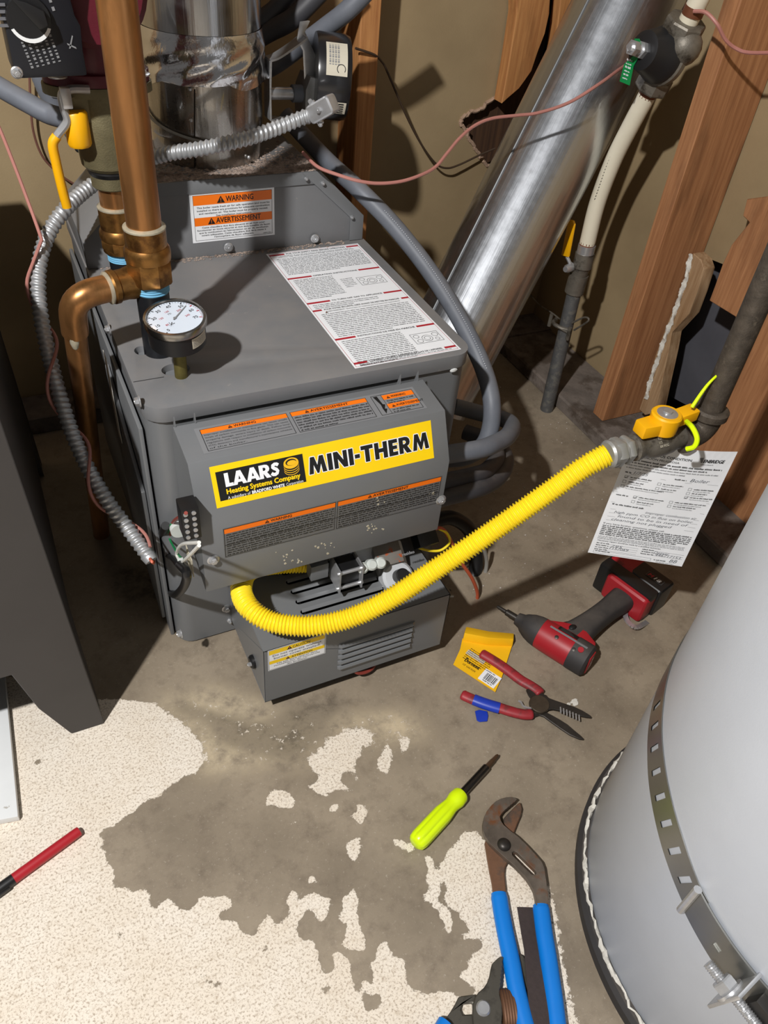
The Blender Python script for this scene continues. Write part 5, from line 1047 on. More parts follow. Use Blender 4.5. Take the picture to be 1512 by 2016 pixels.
# --- small leads right of burner box
bl_ = [px(u, v, y=y) for u, v, y in ((880, 1172, -.05), (905, 1168, -.045), (930, 1140, -.03), (938, 1095, -.01), (925, 1045, .01), (890, 1020, .02), (850, 1025, .02))]
b = MB(); b.tube(smooth(bl_, 10), .0135, 16); hs = thing('drain_hose', 'fat black rubber hose looping at burner cover right end', 'hose', bl_[0]); b.build('hose_tube', m_black, hs)
b = MB()
for i in range(3): b.cyl(bl_[0] + V(-.006, -.012, -.01 + i * .01), bl_[0] + V(.004, -.015, -.01 + i * .01), .003, n=8)
b.build('hose_barbs', m_plast, hs)
wire_t = lambda name, P, r, mt, lab: tag(wire(name, [px(u, v, y=y) for u, v, y in P], r, mt), lab, 'wire')
wire_t('orange_wire', ((845, 1045, -.07), (868, 1040, -.07), (885, 1060, -.075), (903, 1100, -.08), (930, 1140, -.085), (940, 1175, -.085), (925, 1203, -.085), (895, 1208, -.07), (870, 1200, -.05)), .0032, m_orw, 'orange wire looping past fat black hose')
wire_t('yellow_wire', ((862, 1040, -.07), (880, 1050, -.075), (885, 1068, -.08), (868, 1083, -.08), (845, 1084, -.075), (822, 1078, -.07)), .0022, m_yel, 'thin yellow wire loop under control cover right end')
wire_t('gray_tube', ((950, 1070, -.03), (958, 1110, -.03), (945, 1160, -.04), (915, 1205, -.055), (880, 1228, -.07), (850, 1235, -.09)), .0038, m_gw, 'pale grey tube running behind orange wire to floor')
wire_t('red_lead', ((690, 1310, -.165), (705, 1325, -.172), (730, 1318, -.168), (745, 1295, -.15)), .003, m_redw, 'red lead sagging under the burner cover front')
# ================================================================ water tank at lower right
TX, TY, TRd = .645, -.736, .283
tank = thing('water_tank', 'big pale grey water tank with steel strap filling lower right corner', 'tank', (TX, TY, 0))
b = MB(); b.lathe((TX, TY, 0), Z, [(TRd - .02, .012), (TRd - .004, .014), (TRd, .022), (TRd, .96), (TRd - .006, .972), (TRd - .02, .98)], 128, cap=True); b.build('tank_shell', m_tank, tank)
b = MB(); b.lathe((TX, TY, 0), Z, [(TRd - .01, .0), (TRd + .012, .0), (TRd + .013, .018), (TRd + .008, .024), (TRd - .006, .024)], 128); b.build('base_ring', m_rub, tank)
b = MB(); rd = random.Random(8); q = []
n = 260; pts = [V(TX + (TRd + .004 + rd.uniform(-.0015, .002)) * math.cos(2 * math.pi * k / n), TY + (TRd + .004 + rd.uniform(-.0015, .002)) * math.sin(2 * math.pi * k / n), .026 + rd.uniform(-.003, .003)) for k in range(n)]
b.tube(pts, lambda s, t: max(.0010, .0020 + .0012 * math.sin(s * 210 + t * 2) + .0012 * math.sin(s * 57) + .0006 * math.sin(s * 640 + 3 * t)), 8); b.build('caulk_bead', m_caulk, tank)
# strap: bottom and top edge heights follow the angle around the tank
SA = [(90, .312, .365), (120, .303, .358), (137, .297, .350), (144, .293, .343), (150, .287, .338), (157, .280, .331), (166, .269, .320), (174, .259, .305), (180, .252, .299), (186, .245, .294), (194, .236, .289), (205, .228, .282), (230, .22, .272)]
def strap_at(a):
    for (a0, l0, h0), (a1, l1, h1) in zip(SA, SA[1:]):
        if a0 <= a <= a1: t = (a - a0) / (a1 - a0); return l0 + (l1 - l0) * t, h0 + (h1 - h0) * t
def SPt(a, f, r): lo, hi = strap_at(a); t = math.radians(a); return V(TX + r * math.cos(t), TY + r * math.sin(t), lo + (hi - lo) * f)
sb = MB(); AE = 176.0; r0, r1 = TRd + .0003, TRd + .0014
slots = []; 
pos = [134.5 + 5.3 * k for k in range(8)]
def band_mesh(b, a_start, a_end, rr0, rr1, cut):
    aa = sorted(set([a_start + (a_end - a_start) * i / 60 for i in range(61)] + [x for p in cut for x in (p - .62, p + .62)])); aa = [a for a in aa if a_start <= a <= a_end]
    ff = (0, .24, .76, 1)
    def incut(a, b_): m = (a + b_) / 2; return any(abs(m - p) < .6 for p in cut)
    vs = []; fs = []
    for a in aa:
        for f in ff:
            ash = a + (f - .5) * (3.4 if cut else 0)
            for r in (rr0, rr1): vs.append(SPt(min(max(ash, 91), 229), f, r))
    n = 8
    for i in range(len(aa) - 1):
        for j in range(3):
            if j == 1 and incut(aa[i], aa[i + 1]): 
                continue
            o = i * n + j * 2; p = o + n
            fs += [(o + 1, o + 3, p + 3, p + 1), (o, p, p + 2, o + 2)]
        fs += [(i * n, i * n + 1, (i + 1) * n + 1, (i + 1) * n), (i * n + 6, (i + 1) * n + 6, (i + 1) * n + 7, i * n + 7)]
    b.add(vs, fs)
m_strap = M('strap_steel', (150, 150, 146), .3, .9, var=.06)
band_mesh(sb, 92, AE, r0, r1, pos); strap = sb.build('steel_strap', m_strap, tank, recalc=False)
b = MB(); band_mesh(b, AE - 1.5, 228, r1 + .001, r1 + .003, []); b.build('strap_end', m_strap, tank, recalc=False)
b = MB()
q = [SPt(AE - 1, f, r1 + .0045) for f in (-.06, .25, .5, .75, 1.04)]; b.tube(smooth(q, 5), .0042, 10); b.build('strap_clip', m_zinc, tank)
b = MB(); q = [SPt(183 + k, .45 + .0 * k, r1 + .004) for k in (0, .8, 1.6)]; b.tube(q, .0018, 6); b.build('strap_emboss', m_strap, tank)
lug_a = 190.5; lc = SPt(lug_a, .5, r1 + .016); t_ = math.radians(lug_a); radv = V(math.cos(t_), math.sin(t_), 0); tanv = V(-math.sin(t_), math.cos(t_), 0); upv = V(0, 0, 1)
slope = (SPt(196, .5, r1) - SPt(186, .5, r1)).normalized(); crs = radv.cross(slope).normalized()
b = MB(); b.obox(lc, radv, crs, slope, .036, .058, .004); b.build('bolt_lug', m_zinc, tank, bevel=.0015)
bt = lc + radv * .004
bo = MB(); st = bt - slope * .030
bo.tube(resample([st, st + slope * .17], .0006), lambda s, t: .0052 + .0006 * math.sin(2 * math.pi * (s / .0022 + t / (2 * math.pi))), 12); bo.build('clamp_bolt', m_zinc, tank)
bo = MB(); bo.lathe(bt - slope * .014, slope, [(.0105, 0), (.0115, .0015), (.0115, .009), (.0105, .0105)], 6); bo.build('clamp_nut', m_zinc, tank, ang=25)
bo = MB(); bo.lathe(bt - slope * .004, slope, [(.015, 0), (.015, .003)], 24); bo.build('washer', m_zinc, tank)
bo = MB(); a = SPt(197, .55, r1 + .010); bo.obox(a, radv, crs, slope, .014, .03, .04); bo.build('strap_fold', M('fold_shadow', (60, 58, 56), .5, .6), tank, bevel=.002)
# ================================================================ dark cabinet at left
CYF = -.100
cab = thing('dark_cabinet', 'dark charcoal metal stand with splayed feet along left edge', 'stand', (-.45, .1, 0))
PL = [px(u, v, y=CYF) for u, v in ((205, 1425), (142, 1450), (76, 1396), (23, 1330), (0, 1336))]
R0, R1 = PL[0].copy(), px(-30, 738, y=CYF); R0.z = .001; PL[1].z = .001; CT = R1.z; XM = -.46
def mir(p): return V(2 * XM - p.x, p.y, p.z)
rl = px(82, 912, z=0); dy = max(.2, rl.y) - CYF; sh = V(rl.x - R0.x, dy, 0)
half = [R0, PL[1], PL[2], PL[3]]
poly = half + [mir(p) for p in reversed(half)] + [mir(R1), R1]
b = MB(); b.prism(poly, V(0, .010, 0)); b.build('front_panel', m_dark, cab, bevel=.0012, seg=1)
b = MB(); b.prism([p + sh - V(0, .010, 0) for p in poly], V(0, .010, 0)); b.build('back_panel', m_dark, cab, bevel=.0012, seg=1)
for f in (lambda p: p, mir):
    e = [R0 + V(-.001, .009, 0), R0 + V(-.001, .045, 0), R0.lerp(R1, .25) + V(-.001, .11, 0) + V(sh.x * .3, 0, 0), R0.lerp(R1, .25) + sh + V(-.001, -.11, 0) - V(sh.x * .3, 0, 0), R0 + sh + V(-.001, -.045, 0), R0 + sh + V(-.001, -.009, 0), R1 + sh + V(-.001, -.009, 0), R1 + V(-.001, .009, 0)]
    b = MB(); b.prism([f(p) for p in e], V(-.008, 0, 0) if f(R0) == R0 else V(.008, 0, 0)); b.build('side_panel', m_dark, cab)
b = MB(); b.prism([R1, R1 + sh, mir(R1) + sh, mir(R1)], V(0, 0, .02)); b.build('stand_top', m_dark, cab)
# white sheet metal panel lying under it
z_ = .006; PP = [px(u, v, z=z_) for u, v in ((38, 1612), (-160, 1650), (-200, 1330), (11, 1330))]
b = MB(); b.prism([p - V(0, 0, .005) for p in PP], V(0, 0, .012)); pn = b.build('white_panel', m_white, bevel=.0015); tag(pn, 'white metal panel lying on floor under dark cabinet at left edge', 'panel')
# ================================================================ things on the floor
# marker
pe0, pe1 = px(156, 1636, z=.0075), px(-100, 1822, z=.0075); pd = (pe1 - pe0).normalized(); Lp = (px(92, 1695, z=.0075) - pe0).length
L1 = (px(26, 1732, z=.0075) - pe0).length; mk = thing('marker_pen', 'red marker pen with black cap lying at lower left', 'pen', (pe0.x, pe0.y, 0))
pe0.z = pe1.z = .0072
b = MB(); b.lathe(pe0, pd, [(.0045, -.001), (.0064, .0), (.0068, .004), (.0070, L1)], 24); b.build('barrel', M('marker_red', (176, 30, 42), .45, var=.06, c2=(190, 170, 160), c2f=(.74, .77), c2s=90), mk)
b = MB(); b.lathe(pe0, pd, [(.0072, L1 - .001), (.0072, L1 + .07), (.006, L1 + .075)], 24); b.build('cap', m_black, mk)
b = MB(); sd = pd.cross(Z); b.obox(pe0 + pd * (L1 + .035) + sd * .0075 * (1 if sd.y < 0 else -1), pd, sd, Z, .055, .003, .005); b.build('clip', m_black, mk, bevel=.001)
# screwdriver
s0_, s1_ = px(980, 1486, z=.013), px(817, 1662, z=.013); sd = (s1_ - s0_).normalized(); LT = (s1_ - s0_).length
sdr = thing('screwdriver', 'screwdriver with neon yellow green handle lying on grey floor', 'screwdriver', ((s0_.x + s1_.x) / 2, (s0_.y + s1_.y) / 2, 0))
h0 = (px(906, 1560, z=.013) - s0_).length
b = MB(); n = 48; prof = []; vs = []; fs = []
sec = [(0, .0105, 0), (.003, .0125, 0), (.014, .0132, 0), (.020, .0118, 0), (.026, .0112, .0), (.034, .0125, .5), (.045, .0140, 1), (.085, .0142, 1), (LT - h0 - .010, .0140, 1), (LT - h0 - .003, .0125, .6), (LT - h0, .0085, 0)]
ua, wa, _ = frame(sd)
for h, r, fl in sec:
    for k in range(n):
        t = 2 * math.pi * k / n; rr = r * (1 - fl * .13 * max(0, math.cos(6 * t)) ** 2); vs.append(s0_ + sd * (h0 + h) + (ua * math.cos(t) + wa * math.sin(t)) * rr)
for i in range(len(sec) - 1):
    for k in range(n): k2 = (k + 1) % n; fs.append((i * n + k, i * n + k2, (i + 1) * n + k2, (i + 1) * n + k))
fs.append(tuple(range(n - 1, -1, -1))); fs.append(tuple((len(sec) - 1) * n + k for k in range(n))); b.add(vs, fs); b.build('handle', m_lime, sdr, ang=50)
hb = (px(955, 1508, z=.013) - s0_).length
b = MB(); b.lathe(s0_, sd, [(.0056, hb), (.0058, hb + .002), (.0058, h0 + .002)], 20); b.build('shaft', m_zinc if 0 else M('shaft_steel', (96, 94, 94), .25, 1, var=.1), sdr)
b = MB(); b.lathe(s0_, sd, [(.0016, 0), (.0026, .003), (.0030, .012), (.0036, .014), (.0038, hb + .002)], 6); b.build('bit', M('bit_steel', (110, 86, 66), .4, .8, var=.2, vs=60), sdr, ang=25)
# groove joint pliers (blue)
def Pz(P, z): return [px(780 + x / 3.5, 1440 + y / 3.5, z=z) for x, y in P]
pli = thing('blue_pliers', 'rusty tongue and groove pliers with long bright blue handles', 'pliers', Pz([(745, 780)], 0)[0])
UJ = [(826, 488), (815, 478), (790, 470), (755, 472), (715, 482), (680, 500), (650, 528), (620, 565), (600, 605), (590, 650), (592, 700), (606, 740), (640, 790), (690, 840), (750, 895), (805, 940), (850, 985), (890, 1030), (920, 1075), (940, 1115), (952, 1170), (955, 1215), (1037, 1205), (1036, 1140), (1025, 1050), (1012, 960), (995, 918), (950, 865), (890, 800), (830, 742), (775, 700), (735, 665), (714, 635), (706, 605), (722, 580), (740, 562), (745, 556), (758, 548), (762, 540), (775, 534), (780, 524), (792, 520), (797, 510), (810, 506), (814, 498)]
SL = [(792, 872), (788, 850), (806, 842), (826, 852), (890, 915), (950, 975), (958, 996), (944, 1008), (924, 1004), (860, 942)]
b = MB(); b.prism(Pz(UJ, .0105), V(0, 0, .0085), 0, [Pz(SL, .0105)]); b.build('upper_jaw', m_steel, pli, bevel=.0012, seg=1)
LJ = [(848, 503), (862, 550), (852, 600), (830, 650), (805, 715), (812, 790), (800, 860), (770, 905), (745, 950), (740, 1000), (746, 1060), (752, 1125), (664, 1130), (656, 1060), (640, 980), (622, 880), (606, 780), (620, 740), (680, 720), (740, 700), (760, 690), (738, 650), (734, 615), (760, 585), (800, 545), (830, 515)]
b = MB(); b.prism(Pz(LJ, .003), V(0, 0, .0075)); b.build('lower_jaw', M('rusty_jaw', (126, 92, 70), .6, .5, var=.2, vs=50, c2=(88, 78, 70), c2f=(.48, .6), c2s=26), pli, bevel=.0012, seg=1)
b = MB(); c = Pz([(744, 780)], .019)[0]; b.lathe(c - Z * .012, Z, [(.009, 0), (.0098, .010), (.0095, .0125), (.007, .016), (.003, .0175)], 24); b.build('pivot_bolt', m_dsteel, pli)
def grip(P, z0, z1, r, mt, name, parent, zs=.8):
    q = [px(780 + x / 3.5, 1440 + y / 3.5, z=z0 + (z1 - z0) * i / (len(P) - 1)) for i, (x, y) in enumerate(P)]; q = smooth(q, 8); n = len(q)
    b = MB(); b.tube(q, [r * (.93 if i < 2 else 1) for i in range(n)], 18, zs=zs); return b.build(name, mt, parent, ang=50)
grip([(707, 1118), (722, 1220), (745, 1350), (772, 1480), (797, 1600), (822, 1740), (855, 1880), (885, 2000), (915, 2110), (950, 2220)], .0085, .012, .0112, m_blue, 'handle_grip', pli)
grip([(996, 1200), (1006, 1280), (1022, 1400), (1045, 1540), (1065, 1680), (1085, 1820), (1102, 1960), (1120, 2120), (1130, 2240)], .0125, .0125, .0112, m_blue, 'handle_grip', pli)
# abrasive strip
sp_l = [(832, 1212), (846, 1300), (862, 1400), (880, 1500), (892, 1650), (904, 1800), (920, 1950), (930, 2120), (935, 2240)]; sp_r = [(952, 1216), (968, 1310), (982, 1420), (1000, 1540), (1020, 1660), (1040, 1800), (1056, 1950), (1066, 2120), (1070, 2240)]
b = MB(); vs = []; fs = []; hz_ = [.001, .0015, .004, .0085, .0125, .014, .015, .015, .015]
for i in range(9):
    for p in (sp_l[i], sp_r[i]): 
        a = Pz([p], hz_[i])[0]; vs += [a, a + V(0, 0, .0016)]
for i in range(8):
    o = i * 4; p = o + 4; fs += [(o + 1, o + 3, p + 3, p + 1), (o, p, p + 2, o + 2), (o, o + 1, p + 1, p), (o + 2, p + 2, p + 3, o + 3)]
fs += [(0, 2, 3, 1), (32, 33, 35, 34)]; b.add(vs, fs); tag(b.build('abrasive_strip', m_brown, ang=60), 'dark brown abrasive cloth strip lying between blue pliers handles', 'strip')
# second pliers, mostly below the frame
pl2 = thing('steel_pliers', 'grey steel pliers under blue handles at bottom edge', 'pliers', Pz([(600, 1910)], 0)[0])
m_gs = M('gray_steel', (92, 88, 80), .45, .6, var=.15, vs=40, c2=(70, 66, 60), c2s=40)
FJ = [(736, 1566), (712, 1562), (690, 1578), (655, 1612), (646, 1650), (638, 1695), (622, 1740), (596, 1780), (560, 1810), (540, 1840), (524, 1890), (520, 1960), (530, 2060), (715, 2060), (728, 1960), (724, 1890), (708, 1830), (706, 1790), (718, 1766), (712, 1752), (722, 1740), (714, 1722), (724, 1712), (716, 1694), (727, 1684), (719, 1664), (729, 1654), (722, 1634), (731, 1622), (726, 1600)]
b = MB(); b.prism(Pz(FJ, .008), V(0, 0, .007)); b.build('jaw', m_gs, pl2, bevel=.001, seg=1)
AR = [(540, 1822), (425, 1838), (400, 1890), (370, 1940), (320, 2010), (300, 2080), (540, 2080), (560, 1960)]; AS = [(452, 1886), (520, 1880), (525, 1960), (455, 1964), (440, 1930)]
b = MB(); b.prism(Pz(AR, .002), V(0, 0, .006), 0, [Pz(AS, .002)]); b.build('slotted_arm', m_gs, pl2, bevel=.001, seg=1)
b = MB(); c = Pz([(600, 1908)], .015)[0]; b.lathe(c, Z, [(.0088, -.004), (.0088, .001), (.007, .003)], 22); b.build('pivot_bolt', m_zinc, pl2)
b = MB(); a, c = Pz([(722, 1905)], .0095)[0], Pz([(832, 1900)], .0095)[0]; ax = (c - a).normalized(); ln = (c - a).length
b.lathe(a, ax, [(.021 - .0012 * (i % 2), ln * i / 12) for i in range(13)], 20); m3 = b.build('ribbed_stock', M('rust_ribs', (104, 72, 50), .6, .4, var=.2), pl2, ang=20)
for vtx in m3.data.vertices: 
    wz = vtx.co.z; vtx.co.z = .0095 + (wz - .0095) * .42
OJ = [(838, 1542), (866, 1552), (884, 1576), (894, 1640), (905, 1740), (915, 1850), (925, 1990), (925, 2080), (880, 2080), (862, 1950), (848, 1800), (836, 1660)]
b = MB(); b.prism(Pz(OJ, .002), V(0, 0, .006)); b.build('far_jaw', m_gs, pl2, bevel=.001, seg=1)
b = MB(); b.tube(smooth(Pz([(345, 2010), (300, 2090), (240, 2190), (190, 2330), (170, 2480)], .010), 6), .0105, 14); b.build('handle_grip', m_blue, pl2)
# wire strippers
def Pd(P, z): return [px(860 + x / 3.287, 1060 + y / 3.287, z=z) for x, y in P]
ws = thing('wire_strippers', 'open wire strippers with red handles, one wrapped in blue tape', 'wire strippers', Pd([(665, 1070)], 0)[0])
def rg(P, z, r, mt, name, rr=None): 
    q = smooth(Pd(P, z), 8); n = len(q); b = MB(); b.tube(q, [r * (.7 if i in (0, n - 1) else .92 if i in (1, n - 2) else 1) for i in range(n)], 16, zs=.72); return b.build(name, mt, ws, ang=50)
rg([(285, 742), (330, 768), (400, 812), (470, 862), (540, 915), (600, 950), (645, 980), (672, 1008)], .010, .0092, m_grip, 'handle_grip')
rg([(160, 1008), (210, 1032), (300, 1068), (400, 1095), (480, 1120), (560, 1138), (622, 1138)], .010, .0090, m_grip, 'handle_grip')
b = MB(); b.tube(smooth(Pd([(238, 1042), (290, 1062), (350, 1082), (405, 1098)], .0102), 6), .0098, 16, zs=.76); b.build('tape_wrap', m_btape, ws)
J1 = [(575, 985), (600, 975), (640, 985), (690, 1015), (722, 1040), (770, 1058), (830, 1078), (890, 1098), (940, 1122), (985, 1150), (998, 1166), (960, 1162), (910, 1152), (860, 1138), (800, 1122), (745, 1112), (710, 1118), (670, 1100), (620, 1060), (590, 1020)]
J2 = [(705, 1020), (722, 1060), (720, 1100), (700, 1130), (740, 1150), (790, 1178), (840, 1210), (880, 1245), (925, 1282), (950, 1308), (920, 1305), (860, 1280), (800, 1240), (730, 1190), (690, 1160), (660, 1150), (620, 1165), (600, 1150), (625, 1100), (610, 1060), (640, 1025)]
b = MB(); b.prism(Pd(J2, .004), V(0, 0, .004)); b.build('lower_jaw', m_dsteel, ws, bevel=.0007, seg=1)
b = MB(); b.prism(Pd(J1, .008), V(0, 0, .004)); b.build('upper_jaw', m_dsteel, ws, bevel=.0007, seg=1)
b = MB(); c = Pd([(664, 1070)], .012)[0]; b.lathe(c, Z, [(.0165, -.004), (.0165, .0), (.0155, .0012)], 32); b.build('pivot_disc', M('pivot_steel', (92, 82, 70), .4, .7, var=.2, vs=60), ws)
tn = MB()
for k in range(7):
    x = 800 + k * 20; y = 1092 + k * 8.5; p0, p1 = Pd([(x, y), (x + 3, y + 38)], .0122); tn.cyl(p0, p1, .0012, n=6)
o = tn.build('jaw_notches', m_zinc, ws); o['kind'] = 'stuff'
b = MB(); b.tube(smooth(Pd([(528, 1050), (545, 1060), (560, 1085), (600, 1098), (640, 1090)], .010), 5), .0018, 6); b.build('spring', m_zinc, ws)
b = MB(); b.prism(Pd([(246, 1120), (275, 1112), (325, 1122), (332, 1150), (326, 1186), (275, 1190), (258, 1180)], .0008), V(0, 0, .002)); tag(b.build('tape_scrap', m_btape, bevel=.0006, seg=1), 'little blue tape scrap on floor below wire stripper handle', 'tape')
# hose packaging card
pk = thing('yellow_package', 'torn yellow cardboard package with barcode under red stripper handle', 'package', Pd([(300, 800)], 0)[0])
B0, B1, B2 = Pd([(106, 818)], .003)[0], Pd([(378, 996)], .003)[0], Pd([(160, 650)], .003)[0]
b = MB(); b.prism(Pd([(106, 818), (378, 996), (420, 900), (485, 700), (330, 670), (165, 650), (150, 720)], .002), V(0, 0, .0015)); b.build('card_body', m_pack, pk)
b = MB(); F0 = Pd([(160, 655)], .0045)[0]; tube_p = Pd([(172, 652), (205, 612), (340, 640), (490, 655)], .012)
vs = []; fs = []; top_ = Pd([(190, 570), (340, 600), (500, 614)], .010); mid = Pd([(178, 612), (335, 642), (498, 652)], .020); bot = Pd([(168, 655), (330, 686), (492, 692)], .006)
for i in range(3): vs += [top_[i], mid[i], bot[i], bot[i] - V(0, 0, .004), top_[i] - V(0, 0, .004)]
for i in range(2):
    for j in range(4): o = i * 5 + j; fs.append((o, o + 1, o + 6, o + 5))
    fs.append((i * 5 + 4, i * 5, i * 5 + 5, i * 5 + 9))
fs += [(0, 4, 3, 2, 1), (10, 11, 12, 13, 14)]; b.add(vs, fs); b.build('rolled_flap', m_pack, pk, bevel=.002)
ex = (B1 - B0).normalized(); ey = Z.cross(ex); L = Card(V(B0.x, B0.y, .0038), ex, ey); wl_ = (B1 - B0).length
L.text('Dormont', wl_ * .12, wl_ * .22, .0085, 'black', 2, w=wl_ * .34, bold=.02); L.text('1/2" GAS FLEX', wl_ * .14, wl_ * .12, .0036, 'black', 2, w=wl_ * .30)
L.rect(wl_ * .56, wl_ * .04, wl_ * .93, wl_ * .36, 'white', 1); rd = random.Random(4)
x = wl_ * .64
while x < wl_ * .88: e = rd.uniform(.0005, .0016); L.rect(x, wl_ * .11, x + e, wl_ * .29, 'black', 2); x += e + rd.uniform(.0006, .0014)
L.dashes(wl_ * .65, wl_ * .07, wl_ * .87, .002, 'black', 2, 5); L.dashes(wl_ * .6, wl_ * .32, wl_ * .78, .002, 'black', 2, 6)
L.rect(wl_ * .03, wl_ * .40, wl_ * .46, wl_ * .52, 'buff', 1); L.lines(wl_ * .05, wl_ * .60, wl_ * .62, 7, .0042, .0014, 'black', 2, .8, 9)
L.done('card_print', pk)
# impact driver lying on its side
zc_ = .031; DP = lambda x, y, z=zc_: Pd([(x, y)], z)[0]
tipP, nose, tail = DP(390, 440), DP(590, 560), DP(985, 800)
bx_ = (tail - tipP); bx_.z = 0; bx_.normalize()   # bit -> tail
by_ = Z.cross(bx_); hB = DP(1180, 400) - DP(880, 560)
if by_.dot(hB) < 0: by_ = -by_
imp = thing('impact_driver', 'red and black cordless impact driver lying on side under notice sheet', 'power tool', (tail.x, tail.y, 0))
LTl = (tail - tipP).dot(bx_); ln_ = (nose - tipP).dot(bx_)
b = MB(); b.lathe(tipP, bx_, [(.0025, 0), (.0034, .004), (.0034, .018), (.006, .02), (.0062, .048), (.0078, .05), (.0078, ln_ - .012)], 12); b.build('bit_holder', m_dsteel, imp)
b = MB(); b.lathe(tipP, bx_, [(.011, ln_ - .022), (.0135, ln_ - .012), (.017, ln_ - .008), (.023, ln_ + .004), (.0262, ln_ + .016), (.0272, ln_ + .026)], 32); b.build('nose_cover', m_rub, imp)
b = MB(); r_ = .0275; b.lathe(tipP, bx_, [(.0268, ln_ + .024), (r_, ln_ + .032), (r_ + .0008, ln_ + .075), (r_, LTl - .020)], 36); body = b.build('motor_housing', m_red, imp)
b = MB(); b.lathe(tipP, bx_, [(r_ + .0014, LTl - .032), (r_ + .0014, LTl - .012), (.0285, LTl - .003), (.024, LTl + .001)], 36); b.build('rear_bumper', m_rub, imp)
b = MB(); b.obox(tipP + bx_ * (LTl - .0), bx_, by_, Z, .006, .022, .040); b.build('rear_plate', m_red, imp, bevel=.002)
L = Card(tipP + bx_ * (LTl + .0032) + by_ * .006 - Z * .010, -by_ * 0 + Z, by_); L = Card(tipP + bx_ * (LTl + .0032) - by_ * .004 + Z * .014, -Z, by_); L.text('FUEL', 0, 0, .008, 'white', 1, w=.028, bold=.03); L.done('rear_lettering', imp)
# side label, screws on the body
wpf = lambda x, y, l: tipP + bx_ * x + (Z * math.cos(y) + by_ * math.sin(y)) * (r_ + .0012 + l * .0002)
L = Card(tipP, bx_, by_, warp=wpf)
m0 = ln_ + .050
for k in range(6): L.rect(m0, .12 + k * .075, m0 + .052, .12 + (k + 1) * .075, 'black', 0)
for k in range(2): L.rect(m0 - .012, -.10 + k * .07, m0 + .058, -.03 + k * .07, 'gray', 1)
for i in range(4): L.dashes(m0 + .004, .16 + i * .1, m0 + .03, .03, 'red', 2, i) if 0 else L.rect(m0 + .004, .17 + i * .1, m0 + .03 - i * .003, .19 + i * .1, 'dgray', 2)
L.build('side_label', inks(), imp, smoothit=False, recalc=False)
for dx, an in ((.012, -.45), (.046, -.55)): 
    p = wpf(ln_ + .045 + dx, an, 0); b = MB(); b.lathe(p, (p - (tipP + bx_ * (ln_ + .045 + dx))).normalized(), [(.0035, -.001), (.0035, .0008), (.002, .0012)], 12); b.build('housing_screw', m_dsteel, imp)
p = wpf(LTl - .018, -.35, 3); b = MB(); b.lathe(p, (p - (tipP + bx_ * (LTl - .018))).normalized(), [(.005, -.001), (.005, .001)], 16); b.build('bumper_plug', m_red, imp)
# handle
H0 = tipP + bx_ * (ln_ + .070) + by_ * .018; H1 = Pd([(1215, 375)], .034)[0]; H1.z = zc_
hd3 = (H1 - H0).normalized()
q = smooth([H0, H0.lerp(H1, .3), H0.lerp(H1, .65), H1], 6); n = len(q); b = MB(); vs = []; fs = []; NS = 20
for i, p in enumerate(q):
    T = hd3; a = bx_ - T * bx_.dot(T); a.normalize(); f = i / (n - 1); ra = .030 - .010 * math.sin(min(1, f * 1.6) * math.pi / 2) + .004 * max(0, f - .7) / .3; rb = .0185
    for k in range(NS):
        t = 2 * math.pi * k / NS; c_, s_ = math.cos(t), math.sin(t); c_ = math.copysign(abs(c_) ** .75, c_); s_ = math.copysign(abs(s_) ** .75, s_); vs.append(p + a * c_ * ra + Z * s_ * rb)
for i in range(n - 1):
    for k in range(NS): k2 = (k + 1) % NS; fs.append((i * NS + k, i * NS + k2, (i + 1) * NS + k2, (i + 1) * NS + k))
fs.append(tuple(range(NS - 1, -1, -1))); fs.append(tuple((n - 1) * NS + k for k in range(NS))); b.add(vs, fs); b.build('grip_handle', m_rub, imp, ang=50)
lp = lambda x, y, z: tipP + bx_ * (ln_ + x) + by_ * y + Z * z
b = MB(); b.prism([lp(*p, -.012) for p in ((.026, .020), (.048, .034), (.062, .040), (.066, .056), (.078, .056), (.080, .046), (.112, .030), (.116, .018), (.07, .010), (.03, .010))], Z * .030); b.build('trigger_guard', m_red, imp, bevel=.004)
b = MB(); b.prism([lp(*p, -.009) for p in ((.036, .028), (.050, .048), (.066, .056), (.068, .046), (.060, .036))], Z * .018); b.build('trigger', m_black, imp, bevel=.003)
b = MB(); b.sph(lp(.066, .032, .019), .0055, 10, sc=(1.4, 1, .6)); b.build('direction_button', m_black, imp)
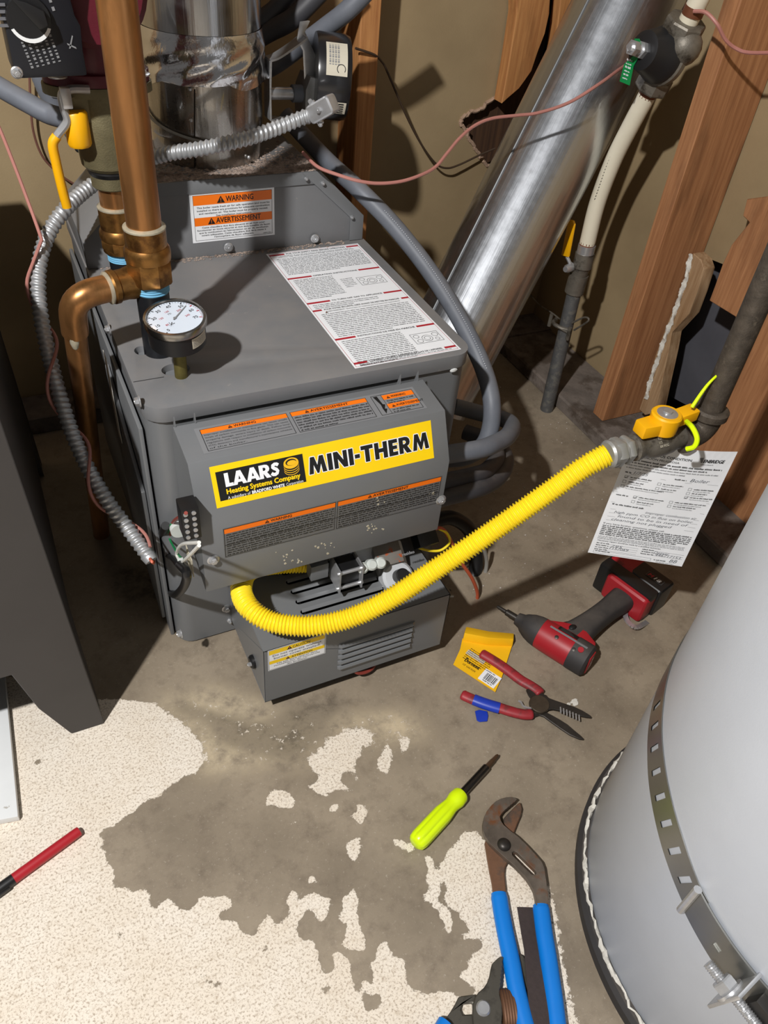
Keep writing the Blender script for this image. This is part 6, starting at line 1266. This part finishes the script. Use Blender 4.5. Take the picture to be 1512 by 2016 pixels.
# foot and battery
fc = H1 + hd3 * .014; fa = (bx_ - hd3 * bx_.dot(hd3)).normalized()
b = MB(); b.obox(fc, fa, hd3, Z, .088, .040, .058); b.build('battery_foot', m_red, imp, bevel=.009, seg=3)
b = MB(); b.obox(fc - fa * .012 + hd3 * .004 + Z * .0, fa, hd3, Z, .112, .030, .066); b.build('foot_band', m_black, imp, bevel=.006)
bc_ = fc + hd3 * .040 - fa * .010
b = MB(); b.obox(bc_, fa, hd3, Z, .116, .046, .066); bat = b.build('battery', m_black, imp, bevel=.007, seg=3)
b = MB(); b.obox(bc_ - fa * .03 - hd3 * .001 + Z * .002, fa, hd3, Z, .05, .048, .063); b.build('battery_shell', m_red, imp, bevel=.006, seg=2)
L = Card(bc_ + Z * .0335 + fa * .012 - hd3 * .008, fa, hd3); L.rect(0, 0, .034, .014, 'darkgray', 0); L.rect(.001, .001, .033, .013, 'black', 1); L.text('M', .003, .003, .008, 'red', 2, w=.010, bold=.03, shear=.2); L.text('18', .016, .003, .008, 'white', 2, w=.013, bold=.02, shear=.2); L.done('battery_badge', bat)
b = MB(); hk0 = Pd([(1230, 530)], .012)[0]; q = smooth([fc - Z * .028 + fa * .03, hk0 + (fc - hk0) * .5 - Z * .010, hk0, hk0 + fa * .02, fc - Z * .03 + fa * .052], 5)
for i in range(len(q) - 1):
    t = (q[i + 1] - q[i]).normalized(); s_ = t.cross(Z).normalized(); b.obox((q[i] + q[i + 1]) / 2, t, s_, t.cross(s_), (q[i + 1] - q[i]).length * 1.1, .009, .0025)
b.build('belt_hook', m_zinc, imp)
# crumbs and chips
rd = random.Random(9)
b = MB(); c = px(1130, 1383, z=0)
for k in range(14): b.sph(c + V(rd.gauss(0, .005), rd.gauss(0, .004), .0015), rd.uniform(.002, .0045), 6, sc=(1.3, 1, .5))
o = b.build('caulk_crumbs', m_caulk); tag(o, 'crumbs of white caulk beside wire stripper jaws', 'crumbs', kind='stuff')
b = MB()
for k in range(260):
    u, v = rd.choice(((980, 900, 70), (1090, 830, 50), (1000, 1150, 40), (1060, 720, 40), (300, 1180, 60), (1300, 1000, 60)))[:2] if 0 else (rd.uniform(930, 1250), rd.uniform(760, 1180))
    p = px(u, v, z=0); b.sph(p + V(0, 0, .0008), rd.uniform(.0006, .0022), 4, sc=(1.2, 1, .7))
tag(b.build('floor_grit', M('grit', (176, 168, 158), .9, var=.3, vs=80), recalc=False), 'pale grit scattered on the dusty floor right of boiler', 'grit', kind='stuff')
